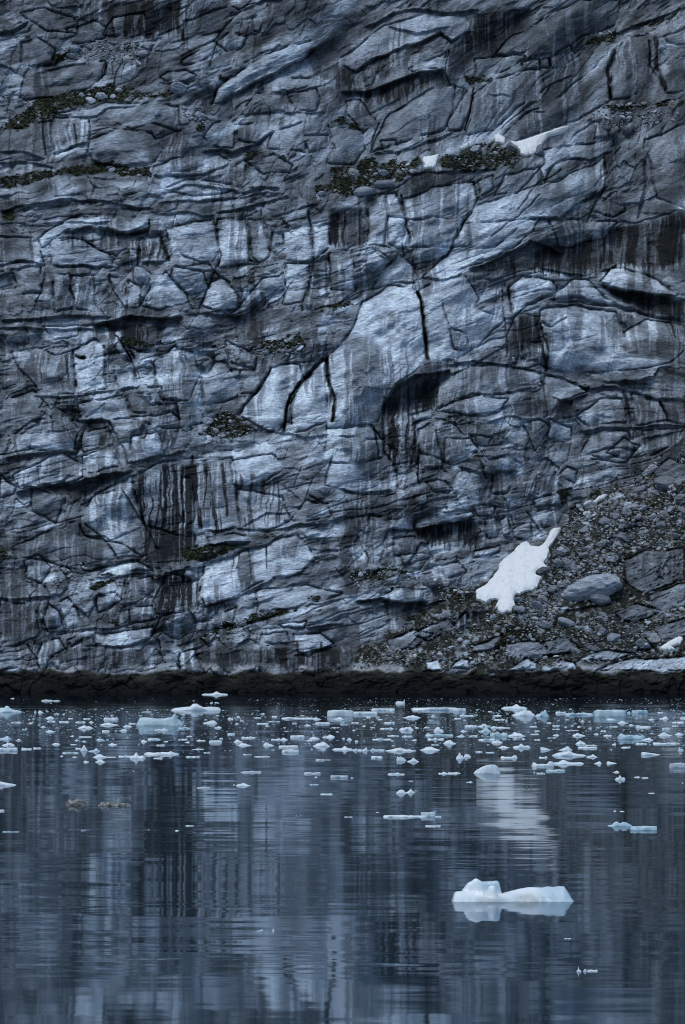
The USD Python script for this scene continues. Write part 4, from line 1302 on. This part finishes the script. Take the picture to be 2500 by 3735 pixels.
# x, waterline y, width, height of each floe as read off the photograph (three views of the water), kind, tint, words
ICE_V = {'1': (0, 2420), '2': (830, 2420), '3': (1660, 2420)}
ICE = """
1 55 352 185 62 lump blue | pale blue floe cut by the left edge, largest there
1 239 345 18 28 lump blue | narrow pale blue upright chip near the left edge
1 277 345 40 28 lump white | small white upright block beside the narrow blue chip
1 343 262 130 16 flat grey | dull low row of ice close under the dark shore at left
1 84 242 26 7 flat white | tiny white floe under the dark shore, far left
1 1462 224 175 32 peak white | white floe with a small peak, alone close under the dark shore
1 1440 275 24 12 lump white | small white chip just in front of the peaked shore floe
1 1475 271 28 7 flat white | thin scrap of ice just in front of the peaked shore floe, right
1 1332 326 345 50 domed white | long white floe with a round dome, largest of the far left row
1 1083 432 320 88 spired blue | wide pale blue floe with a pointed spire at its right end
1 1098 466 90 24 flat white | low white floe touching the front of the spired floe
1 1256 450 85 18 flat blue | low bluish floe right of the spired floe
1 1430 418 100 30 lump white | lumpy white floe in front of the long domed floe
1 1485 446 55 18 lump white | small white clump in front of the lumpy floe, right of it
1 755 392 102 26 flat white |
1 745 428 125 24 lump white | white heaped floe left of the spired floe
1 580 452 112 30 lump white |
1 720 470 55 16 flat white |
1 340 384 70 24 lump white |
1 348 402 60 12 flat white |
1 435 406 68 14 flat white |
1 548 408 70 16 flat white |
1 622 408 36 16 lump white |
1 590 383 50 10 flat white |
1 345 472 72 18 lump white |
1 840 466 60 20 lump blue |
1 868 440 66 22 lump white |
1 30 528 100 34 lump blue | dull bluish lump at the left edge above the long flat floe
1 55 568 88 28 lump white | white heap at the left edge between two longer floes
1 50 604 142 30 slab white | long flat white floe running in from the left edge
1 123 532 42 18 lump grey |
1 180 592 75 18 flat white | low two-ended white floe right of the left-edge floes
1 253 584 56 12 flat white |
1 572 612 52 56 lump white | tall white block with a crossed outline, left centre
1 640 610 86 32 lump blue | bluish lump joined to the right of the tall white block
1 532 588 40 16 flat white |
1 480 615 110 9 flat white | thin flat strip of ice left of the tall white block
1 418 637 26 12 lump white |
1 508 643 32 9 flat white |
1 680 650 100 30 lump white | white lump in front of the tall block
1 745 643 90 9 flat white |
1 682 682 76 28 lump white | white rounded lump nearest of the left centre cluster
1 587 678 42 16 lump white |
1 936 662 112 54 peak white | peaked white floe with a low tail, left of centre
1 852 642 92 14 flat white |
1 1098 632 238 32 flat white | long low white floe right of the peaked one
1 1078 652 66 14 flat white |
1 1467 545 90 22 slab white | flat white slab in mid water left of centre
1 765 562 68 20 lump white |
1 1095 565 60 16 flat grey | dull low floe behind the long low white one
1 1350 589 78 8 flat white |
1 1312 643 92 12 flat white |
1 1410 613 46 7 flat white |
1 1388 856 95 16 flat grey | dull thin floe alone in the open water left of centre
1 20 846 175 50 wedge white | white wedge tapering in from the left edge
1 525 988 158 66 cluster dirty | dirty brown lumpy ice, rounder of the two, in open water at left
1 778 984 224 40 dirtyflat dirty | long dirty brown ice, flatter of the two, in open water at left
1 798 978 30 60 peak dirty | small brown tip standing behind the long dirty ice
1 8 1014 42 18 slab white | small white block at the left edge of the open water
1 72 1152 116 7 flat blue | thin strip of ice low at the left edge of the open water
1 1292 1112 62 11 peak white | small thin floe with a tiny peak in the open water, left
1 1206 1144 34 9 lump white |
1 1012 1136 12 6 lump white |
1 567 1143 34 4 flat grey |
1 1000 334 60 7 flat white |
1 385 349 36 9 flat white |
1 432 352 22 8 lump white |
1 500 556 42 7 flat white |
1 380 557 60 16 lump white |
1 525 529 36 12 lump white |
1 685 529 62 18 lump blue |
1 980 542 46 22 lump white |
1 1050 528 86 18 flat white |
1 1130 537 32 8 flat white |
1 1275 543 40 13 lump white |
1 1370 532 62 14 flat white |
1 1245 524 66 9 flat white |
1 570 536 30 9 lump white |
1 760 360 24 8 lump white |
1 480 381 34 10 flat white |
1 210 412 36 10 lump white |
1 110 408 70 12 flat grey |
1 295 440 42 14 lump white |
1 900 418 50 14 flat white |
1 1290 502 40 9 flat white |
1 490 500 32 10 lump white |
1 580 505 90 8 flat white |
1 910 738 12 7 lump white |
2 1178 288 64 44 swan white | swan-shaped white floe with an upright spike on its right end
2 1060 328 162 22 slab white | flat white slab just in front of the swan-shaped floe
2 1412 326 312 26 slab white | longest straight flat floe, far row, right of the swan-shaped floe
2 770 378 182 62 slab white | thick layered white floe at the centre of the far row
2 940 354 168 26 slab white | flat tail stretching right of the thick layered floe
2 480 384 218 18 flat white | long thin white floe left of the thick layered floe
2 610 388 60 20 lump white |
2 760 388 84 22 lump white | low lump in front of the thick layered floe
2 650 419 102 18 slab white | flat white floe in front of the thick layered floe, left
2 545 430 50 18 lump white |
2 320 402 82 12 flat grey |
2 240 416 80 10 flat white |
2 270 431 36 10 lump white |
2 458 413 36 10 flat blue |
2 20 386 40 16 flat white |
2 75 372 26 16 lump white |
2 206 376 44 10 flat white |
2 320 369 40 12 flat white |
2 240 350 34 12 lump white |
2 67 418 30 14 lump white |
2 1105 413 70 14 slab white | small flat white slab right of the centre of the ice field
2 1255 379 132 26 lump white | lumpy white floe in front of the longest straight floe
2 1400 366 30 16 lump white |
2 1085 452 92 16 flat white |
2 1220 466 100 34 lump white | rough white heap right of centre in the ice field
2 1440 478 72 46 lump white | tall white block topping the cluster at right centre
2 1442 502 190 26 flat blue | broad bluish floe under the tall block of the right centre cluster
2 1420 528 112 22 flat white |
2 1512 558 92 36 lump white | white lump at the front right of the right centre cluster
2 1290 444 36 10 lump white |
2 1360 442 40 10 flat white |
2 280 572 76 36 lump white | white block with a notched top left of the double floe
2 415 578 132 20 slab white | flat white floe, rear one of the double floe
2 428 616 118 32 slab white | thick white floe, front one of the double floe
2 330 528 66 20 flat white |
2 384 530 56 24 lump white |
2 476 514 96 26 flat white | slanting white floe behind the double floe
2 72 545 62 26 lump white |
2 118 568 92 26 lump white | white heap at the front of the small left cluster
2 140 516 90 20 flat white |
2 25 490 50 18 flat white |
2 690 514 92 30 lump white | rough white floe behind the chain of floes
2 590 522 84 20 lump white |
2 560 531 40 10 flat white |
2 830 530 40 24 lump white |
2 880 540 26 18 lump white |
2 932 536 10 20 peak grey |
2 1225 506 72 18 flat blue |
2 1130 500 80 12 flat white |
2 1052 526 132 18 flat white |
2 1272 528 40 10 lump white |
2 640 580 122 46 lump white | white humped floe starting the chain at its left end
2 785 600 145 36 peak white | pointed white floe, second in the chain
2 885 604 60 26 flat white |
2 935 608 44 36 lump white | small block between the middle floes of the chain
2 1020 602 100 22 flat blue |
2 1180 608 212 34 humped white | long humped white floe ending the chain on the right
2 1380 602 145 34 lump white | lumpy white floe right of the chain
2 1415 560 56 9 flat blue |
2 574 590 14 12 lump white |
2 135 626 60 10 flat white |
2 235 643 106 16 flat grey | dull low floe in the gap left of the double floe
2 630 665 56 12 slab white | small flat floe below the start of the chain
2 680 661 46 6 flat grey |
2 1018 651 76 20 slab white | small flat floe below the middle of the chain
2 1185 676 68 44 fish white | fish-shaped white chunk below the right end of the chain
2 1265 682 80 38 lump white | jagged white chunk beside the fish-shaped one
2 160 750 142 18 flat grey | dull double floe in open water left of centre
2 578 758 114 18 flat grey | dull flat floe in open water at centre
2 602 780 26 10 lump white |
2 760 786 120 24 slab grey | rounded dull white slab in open water at centre
2 850 785 22 10 lump blue |
2 1150 764 120 20 flat white | low white floe in open water right of centre
2 1472 760 76 22 lump white | notched white floe with a long flat tail
2 1535 757 70 16 flat white |
2 110 843 102 28 lump white | bright white rounded floe alone in open water left of centre
2 45 832 18 8 lump white |
2 590 830 60 10 flat blue |
2 675 898 86 14 flat white | thin white floe alone in open water at centre
2 1190 896 82 36 lump white | white part of the mixed white and dark floe
2 1245 894 62 40 lump white |
2 1285 890 34 30 lump dirty | dark dirty lump at the right of the mixed floe
2 1250 805 30 6 flat white |
2 1210 1056 300 24 flat white | long low floe running left from the flat-topped block
2 1370 1056 94 46 anvil white | flat-topped white block like a small table in open water
2 1435 1054 46 16 flat white |
2 1400 1114 104 11 flat white | thin strip of ice below the flat-topped block
2 825 1050 60 7 flat white |
2 1022 1018 22 6 flat blue |
2 500 1040 8 10 lump white |
2 470 1040 10 4 flat white |
2 960 372 36 10 lump white |
2 870 410 50 10 flat white |
2 930 432 30 12 lump white |
2 740 441 50 8 flat white |
2 800 422 50 8 flat white |
2 750 470 28 8 lump white |
2 402 466 30 7 flat white |
2 860 460 26 8 lump white |
2 990 440 34 7 flat white |
2 1040 386 40 8 lump white |
2 510 360 30 8 flat white |
3 405 322 182 44 peak white | white peaked floe at the back of the right-hand far cluster
3 468 374 164 60 lump white | broad snowy white floe in the middle of the right-hand far cluster
3 594 382 96 66 lump blue | tall bluish rounded block at the right of the far cluster
3 722 348 70 22 flat white |
3 845 360 190 26 flat blue | low bluish floe between the far cluster and the square blue block
3 1058 380 220 64 slab blue | broad square pale blue block, far right of the far row
3 1065 391 70 18 lump white | white lump lying at the front of the square blue block
3 1260 348 106 30 slab blue | flat bluish slab right of the square blue block
3 1185 346 28 22 lump blue |
3 30 334 92 30 slab white |
3 80 364 92 18 flat white |
3 20 380 50 10 flat white |
3 288 362 66 14 lump white |
3 302 390 72 14 flat white |
3 352 404 18 30 peak grey | thin grey upright scrap in front of the far cluster
3 1340 390 52 16 lump white |
3 1425 388 70 28 lump white | white lump right of the square blue block, toward the right edge
3 1145 416 82 24 lump white | white heap below the square blue block
3 1520 410 80 14 flat white |
3 1555 380 40 14 flat white |
3 110 440 82 22 flat white |
3 190 440 80 28 lump white | white hump at the top of the right centre drift
3 310 448 132 20 flat white | long flat floe across the right centre drift
3 535 438 52 14 flat white |
3 205 480 86 44 lump blue | pale blue hump in the right centre drift
3 300 512 122 46 flat blue | wide pale floe in the middle of the right centre drift
3 420 510 132 44 lump white | white jagged floe at the right of the right centre drift
3 218 530 112 18 flat white |
3 285 552 82 30 lump white | white point at the front of the right centre drift
3 62 470 46 18 lump white |
3 40 506 60 22 lump white |
3 128 502 56 14 flat white |
3 560 466 40 12 flat white |
3 562 526 38 10 flat white |
3 545 488 56 10 flat white |
3 690 496 46 14 lump white |
3 846 504 92 30 lump white | white heap left of the bluish drift near the right edge
3 858 562 72 38 lump white | white pointed lump in front of that heap
3 905 584 132 18 flat white |
3 930 562 88 9 flat white |
3 965 488 36 12 lump white |
3 1012 466 40 10 flat white |
3 1042 500 56 16 flat white |
3 1285 448 102 28 flat white | stepped white floe above the bluish drift near the right edge
3 1200 532 180 56 flat blue | widest pale blue floe of the drift near the right edge
3 1310 532 92 26 lump white |
3 1430 504 102 36 lump white | white rough floe at the right of the bluish drift
3 1270 556 80 16 flat white |
3 1410 556 122 18 flat white |
3 1500 552 62 14 flat white |
3 1165 579 60 12 flat white |
3 1085 562 30 24 peak white |
3 1530 494 62 22 lump white |
3 1541 606 42 36 peak blue | small bluish peak at the right edge of the ice field
3 335 582 86 22 lump white | smooth oval white floe right of the drift
3 455 586 120 38 cross white | white floe with a pointed middle, right of the oval one
3 620 600 70 30 wedge white | white wedge floe left of the big layered floe
3 752 604 96 40 lump white | white hump at the back of the big layered floe
3 780 644 240 48 ramp white | big layered white floe sloping down to the right
3 935 648 82 28 lump white | rounded end floe touching the big layered floe
3 165 608 46 10 flat white |
3 240 612 60 10 flat blue |
3 368 654 120 28 dumbbell white | white floe with two raised ends
3 35 666 54 58 lump white | tall white block, left of a pair, below the right centre drift
3 84 650 54 34 lump white | round white block, right of that pair
3 602 650 58 18 dumbbell white |
3 1335 632 130 28 wedge white | pointed white floe in mid water near the right edge
3 1516 724 114 48 slab grey | dull grey block cut by the right edge
3 1070 688 70 20 wedge white |
3 976 692 54 26 lump white | small bright lump in the right-hand row
3 770 698 226 40 peak white | wide white floe with a middle hump in the right-hand row
3 600 716 156 48 dumbbell white | white floe with a lump at its right end in the right-hand row
3 685 740 132 18 flat blue | low bluish floe in front of the right-hand row
3 585 756 60 14 flat grey |
3 542 752 14 18 lump grey |
3 222 774 188 84 bigwhite white | big bright white floe with a rounded peak, mid water right of centre
3 1098 748 46 16 lump white |
3 1127 806 72 44 cross white | small cross-shaped white scrap in open water at right
3 1296 786 46 12 flat white |
3 1242 780 50 10 lump white |
3 1340 888 42 6 flat white |
3 100 814 50 12 lump white |
3 15 754 52 14 lump white |
3 1552 820 14 10 lump white |
3 490 858 16 22 lump dirty | tiny dark scrap in the white reflection, left one
3 530 858 40 10 flat dirty | tiny dark scrap in the white reflection, right one
3 1090 1012 24 12 lump white |
3 1140 1012 34 8 flat white |
3 1125 1122 170 44 twohump greyblue | floe with a small hump and a larger one, greyish left end, lower right
3 1286 1146 178 38 slab blue | flat pale blue floe right beside the two-humped one, lower right
3 640 412 36 12 lump white |
3 690 432 50 12 flat white |
3 690 452 54 8 flat white |
3 755 440 24 12 lump white |
3 800 430 20 10 lump grey |
3 846 438 28 10 lump white |
3 920 454 30 22 lump grey |
3 800 460 84 8 flat white |
3 870 410 30 34 peak grey |
3 470 520 30 10 lump white |
3 660 512 60 8 flat blue |
3 1080 436 60 8 flat white |
3 1500 432 44 10 flat white |
3 1400 340 40 8 flat white |
3 240 332 30 8 flat white |
"""
PROF = {'domed': [(-1, .12), (-.75, .3), (-.5, .42), (-.2, .55), (-.1, .95), (.05, 1), (.18, .62), (.3, .42), (.6, .5), (.85, .45), (1, .3)],
        'spired': [(-1, .2), (-.8, .62), (-.5, .66), (-.1, .56), (.2, .55), (.5, .62), (.6, .75), (.64, 1), (.7, .9), (.78, .5), (1, .25)],
        'swan': [(-1, .35), (-.5, .5), (0, .45), (.5, .42), (.72, .5), (.82, 1), (.94, .95), (1, .6)],
        'wedge': [(-1, 1), (-.5, .8), (0, .55), (.5, .32), (1, .1)],
        'fish': [(-1, .95), (-.85, 1), (-.6, .6), (-.2, .8), (.3, .55), (.7, .3), (1, .12)],
        'humped': [(-1, .15), (-.6, .35), (-.3, .8), (0, 1), (.2, .7), (.4, .35), (.55, .55), (.7, .25), (1, .1)],
        'anvil': [(-1, .8), (-.95, .95), (-.5, .92), (0, .9), (.5, .96), (.95, 1), (1, .9)],
        'cross': [(-1, .25), (-.6, .45), (-.3, .4), (-.12, .95), (0, 1), (.15, .7), (.3, .4), (.7, .5), (1, .3)],
        'ramp': [(-1, .3), (-.85, .35), (-.6, .6), (-.3, .75), (0, 1), (.2, .6), (.5, .32), (1, .2)],
        'dumbbell': [(-1, .8), (-.7, .75), (-.5, .4), (0, .42), (.4, .4), (.6, .95), (.9, 1), (1, .7)],
        'bigwhite': [(-1, .12), (-.7, .4), (-.35, .72), (-.05, .95), (.25, 1), (.6, .97), (.75, .8), (.85, .4), (1, .2)],
        'twohump': [(-1, .1), (-.6, .2), (-.42, .8), (-.25, 1), (-.1, .7), (.05, .5), (.25, .85), (.45, .8), (.7, .5), (1, .15)],
        'cluster': [(-1, .4), (-.7, .8), (-.4, .6), (-.1, .9), (.1, 1), (.4, .75), (.8, .8), (1, .4)],
        'dirtyflat': [(-1, .6), (-.8, .85), (-.6, .9), (-.35, .8), (0, .6), (.3, .7), (.5, .55), (.8, .6), (1, .35)]}
LOOK = {'white': 'white_ice', 'blue': 'blue_ice', 'grey': 'grey_ice', 'dirty': 'dirty_ice', 'greyblue': 'blue_ice'}
ICELAND, todo = [], []
for line in ICE.strip().splitlines():
    head, words = [t.strip() for t in line.split('|')]
    t_, x_, y_, w_, h_, kind, tint = head.split()
    px, py, w_, h_ = ICE_V[t_][0] + float(x_) / 1.86667, ICE_V[t_][1] + float(y_) / 1.86667, float(w_) / 1.86667, float(h_) / 1.86667
    py, h_ = (py - .3 * h_, h_ * .7) if kind not in ('domed', 'spired') else (py - .12 * h_, h_ * .9)                           # the measured outline held the mirrored half too
    todo.append((px, py, w_, h_, kind, tint, words))
    if words and w_ > 40:
        short = words.split(',')[0]
        ICELAND.append((short, np.array([px, py])))
irng = np.random.default_rng(31)
taken = [(t[0], t[1], t[2]) for t in todo]
def free_spot(px, py, w_):
    return all(abs(px - a) > .55 * (w_ + c) or abs(py - b) > 7 for a, b, c in taken)
while len(todo) < 300:                                         # the smaller floes of the drifting field
    py = 2595 + irng.beta(1.5, 2.2) * 150
    px = irng.uniform(-5, 2505)
    w_ = irng.uniform(12, 34) * (.7 + .6 * (py - 2595) / 150)
    if free_spot(px, py, w_):
        todo.append((px, py, w_, w_ * irng.uniform(.18, .42), irng.choice(['flat', 'lump', 'slab']), irng.choice(['white', 'white', 'blue', 'grey']), ''))
        taken.append((px, py, w_))
def where_ice(px, py, w_, h_, kind, tint):
    d = [abs(px - l[1][0]) + 3.5 * abs(py - l[1][1]) for l in ICELAND]
    k = int(np.argmin(d))
    dx, dy = px - ICELAND[k][1][0], py - ICELAND[k][1][1]
    place = ('left of' if dx < 0 else 'right of') if abs(dx) > 3.5 * abs(dy) else ('behind' if dy < 0 else 'in front of')
    look_ = {'white': 'white', 'blue': 'bluish', 'grey': 'dull grey', 'dirty': 'dirty brown', 'greyblue': 'greyish'}[tint]
    form = 'strip' if h_ < .16 * w_ else 'piece' if kind in ('flat', 'slab') else 'lump'
    size = 'tiny' if w_ < 20 else 'small' if w_ < 34 else 'low'
    return '%s %s ice %s %s the %s' % (size, look_, form, place, ICELAND[k][0])
def short(s):
    return ' '.join(s.split()[:15])
ILABS = []
for k, (px, py, w_, h_, kind, tint, words) in enumerate(todo):
    x, d = on_water(px, py)
    m = d / FOCAL
    wm, hm = w_ * m, h_ * m
    dep = wm * (.75 if w_ < 60 else .55)
    prof = PROF.get(kind)
    nx, ny = (64, 26) if w_ > 90 else (36, 18) if w_ > 45 else (20, 11) if w_ > 22 else (11, 7)
    v, f = ice_mesh(wm, hm, dep, 4000 + k, 'slab' if prof and kind in ('anvil',) else 'lump' if prof else kind, prof, nx, ny)
    if kind == 'anvil':
        v[:, 0] *= 1 + .12 * np.clip(v[:, 2] / hm, 0, 1)
    base = np.array([x, d + dep * .3, 0.0])
    o = put('ice_floe', v + base, f, LOOK[tint], loc=base, smooth=w_ > 60)
    if words:
        tag(o, words, 'ice floe')
    else:
        lab = short(where_ice(px, py, w_, h_, kind, tint))
        ILABS.append((o, lab, px, py))

tag_all(ILABS, 'ice floe')

# brash: crumbs of ice too many to count
n = 5000
py = np.concatenate([2548 + 30 * irng.random(n // 3) ** 1.3, 2575 + irng.beta(1.3, 2.4, n - n // 3) * 190])
px = irng.uniform(-20, 2520, n)
keep = fbm2(px / 150, py / 16, 3, 251) + .07 * (px > 1300) + .12 * irng.random(n) > .47 - .1 * (py > 2590) * (py < 2680)
keep &= ~((px < 900) & (py < 2585) & (irng.random(n) < .85))
px, py = px[keep], py[keep]
bx, bd = on_water(px, py)
wm = np.clip(irng.lognormal(math.log(4.2), .5, len(px)), 2.0, 17) * np.where(py < 2585, .5, 1) * bd / FOCAL
hm = wm * irng.uniform(.08, .26, len(px))
hexa = np.array([(math.cos(a), math.sin(a)) for a in np.arange(6) * 1.0472])
bot = np.concatenate([hexa[None] * irng.uniform(.6, 1.1, (len(px), 6, 1)), np.full((len(px), 6, 1), -.15)], -1)
mid = np.concatenate([bot[..., :2] * irng.uniform(.75, 1, (len(px), 6, 1)), irng.uniform(.5, 1, (len(px), 6, 1))], -1)
tip = np.concatenate([irng.uniform(-.3, .3, (len(px), 1, 2)), irng.uniform(.7, 1.3, (len(px), 1, 1))], -1)
bv = np.concatenate([bot, mid, tip], 1) * np.stack([wm / 2, wm / 2, hm], -1)[:, None] + np.stack([bx, bd, 0 * bx], -1)[:, None]
k6 = np.arange(6)
bf = np.vstack([np.stack([k6, (k6 + 1) % 6, 6 + (k6 + 1) % 6], -1), np.stack([k6, 6 + (k6 + 1) % 6, 6 + k6], -1), np.stack([6 + k6, 6 + (k6 + 1) % 6, 0 * k6 + 12], -1)])
o = put('brash_ice', bv.reshape(-1, 3), (bf[None] + 13 * np.arange(len(px))[:, None, None]).reshape(-1, 3), 'blue_ice')
tag(o, 'loose crumbs of brash ice scattered through the drifting ice field', 'brash ice', kind='stuff')

# the near floe
x0, d0 = on_water(1600 + 715 / 2.6133, 3100 + 497 / 2.6133)
U = d0 / FOCAL / 2.6133                                        # metres per pixel of the enlarged view
nx, ny = 230, 90
gx, gy = np.meshgrid(np.linspace(130, 1300, nx), np.linspace(-260, 330, ny))
wob = fbm2(gx / 60, gy / 60, 4, 261)
wx2, wy2 = gx + 14 * (wob - .5), gy + 18 * (fbm2(gx / 60 + 9, gy / 60, 4, 265) - .5)
def lump(cx_, cy_, rx, ry, h, p=2.4, rim=.5):
    r = (np.abs((wx2 - cx_) / rx) ** p + np.abs((wy2 - cy_) / ry) ** p) ** (1 / p)
    return h * np.clip((1 - r) / rim, -.4, 1)
def ridge(prof, cy_, ry, rim=.45, p=2.2):
    a = np.array(prof)
    return np.interp(wx2, a[:, 0], a[:, 1]) * np.clip((1 - np.abs((wy2 - cy_) / ry) ** p) / rim, -.3, 1) - 40 * ((wx2 < a[0, 0]) | (wx2 > a[-1, 0]))
back = ridge([(205, 0), (225, 78), (290, 165), (335, 190), (350, 205), (372, 210), (395, 195), (425, 178), (500, 182), (570, 188), (590, 172), (604, 120), (607, 20)], 105, 120, .55, 2.4)
left = ridge([(140, 10), (146, 62), (170, 88), (215, 92), (330, 84), (430, 80), (560, 60), (620, 35), (700, 15)], -20, 200, .95)
front = lump(512, -95, 72, 85, 148, 2.3, .55)
toe = ridge([(300, 40), (370, 100), (430, 92), (470, 40)], -70, 80, .6)
right = ridge([(460, 20), (500, 42), (600, 66), (700, 96), (800, 118), (880, 131), (950, 128), (1000, 124), (1060, 137), (1110, 130), (1150, 139), (1205, 138), (1240, 92), (1270, 40), (1292, 4)], 30, 210, 1.0, 2.0)
which = np.argmax(np.stack([back, left, front, toe, right]), 0)
zz = np.maximum.reduce([back, left, front, toe, right])
zz = np.where(zz > 0, zz * (1 + .06 * (fbm2(gx / 45, gy / 45, 4, 269) - .5)) + 2.5 * (fbm2(gx / 14, gy / 14, 3, 271) - .5), zz)
zz = gaussian_filter(zz, 1.3)
hv = np.stack([(gx - 715) * U, (gy + 215) * U * 1.0, zz * U], -1).reshape(-1, 3) + [x0, d0, 0]
i_ = np.arange(nx * ny).reshape(ny, nx)
q = np.stack([i_[:-1, :-1], i_[:-1, 1:], i_[1:, 1:], i_[1:, :-1]], -1)[(zz > -28)[:-1, :-1]]
u_, inv = np.unique(q.ravel(), return_inverse=True)
hv = hv[u_]
part_back, part_front = [gaussian_filter((which == k).astype(float), 1.2).ravel()[u_] for k in (0, 2)]
ix, iz, iy = (hv[:, 0] - x0) / U + 715, hv[:, 2] / U, (hv[:, 1] - d0) / U - 215      # back in pixels of the enlarged view
soft = fbm2(ix / 90, iz / 50 + iy / 90, 4, 273)
dirt = np.exp(-((ix - 860 + .5 * iz) / 130) ** 2) * sstep(112, 30, iz) * (.55 + .9 * (soft - .3))
dirt = np.maximum(dirt, .7 * sstep(320, 420, ix) * sstep(760, 560, ix) * sstep(60, 8, iz) * (.4 + soft))
cool_shade = np.clip(.95 * part_back * sstep(385, 450, ix) + .8 * sstep(900, 1080, ix) + .45 * sstep(80, 10, iz), 0, 1) * (1 - part_front)  # bluish ice tint, painted darker behind the lump to stand in for shading
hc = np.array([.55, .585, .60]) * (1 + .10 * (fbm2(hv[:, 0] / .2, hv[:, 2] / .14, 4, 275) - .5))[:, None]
hc = hc * (1 - np.clip(cool_shade, 0, 1)[:, None] * np.array([.44, .30, .23])) * (1 - .5 * np.clip(dirt, 0, 1)[:, None] * np.array([.95, 1, 1.08]))
usdkit.material(stage, '/World/Looks/near_ice', {
    'at': ('attribute', {'attribute': 'stone'}), 'geo': ('geometry', {}), 'n': ('noise_texture', {'scale': 7.0, 'detail': 4.0, 'roughness': .5}), 'b': ('bump', {'strength': .35, 'distance': .03}),
    'p': ('principled_bsdf', {'roughness': .35, 'specular_ior_level': .45, 'subsurface_weight': .3, 'subsurface_scale': .08, 'subsurface_radius': (.3, .7, 1.0)})},
    [('geo.position', 'n.vector'), ('at.color', 'p.base_color'), ('n.fac', 'b.height'), ('b.normal', 'p.normal')], surface='p.BSDF')
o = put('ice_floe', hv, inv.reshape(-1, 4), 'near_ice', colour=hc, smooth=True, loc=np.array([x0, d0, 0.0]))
tag(o, 'nearest and largest-looking white ice floe, a rounded block with a long low ridge', 'ice floe')
NEAR = [(948, 3399, 24, 9, 'wedge', 'small pointed chip of ice alone in the near water at lower left centre'), (997, 3399, 10, 15, 'peak', 'tiny upright curl of ice just right of the pointed chip'),
        (2113, 3546, 17, 20, 'peak', 'small whitish lump, left end of the near row at lower right'), (2135, 3545, 14, 11, 'lump', 'tiny middle lump of the near row at lower right'), (2162, 3544, 38, 7, 'flat', 'thin flat right end of the near row at lower right'),
        (2072, 3425, 26, 3, 'flat', 'thin waterlogged scrap below the right end of the nearest floe')]
for k, (px, py, w_, h_, kind, words) in enumerate(NEAR):
    x, d = on_water(px, py)
    m = d / FOCAL
    prof = PROF.get(kind)
    if prof:
        prof = [(-a, b) for a, b in prof][::-1]
    v, f = ice_mesh(w_ * m, h_ * m, w_ * m * .6, 6000 + k, 'lump' if prof else kind, prof, 24, 12)
    base = np.array([x, d, 0.0])
    o = put('ice_floe', v + base, f, 'blue_ice' if k == 0 else 'white_ice', loc=base)
    tag(o, words, 'ice floe')
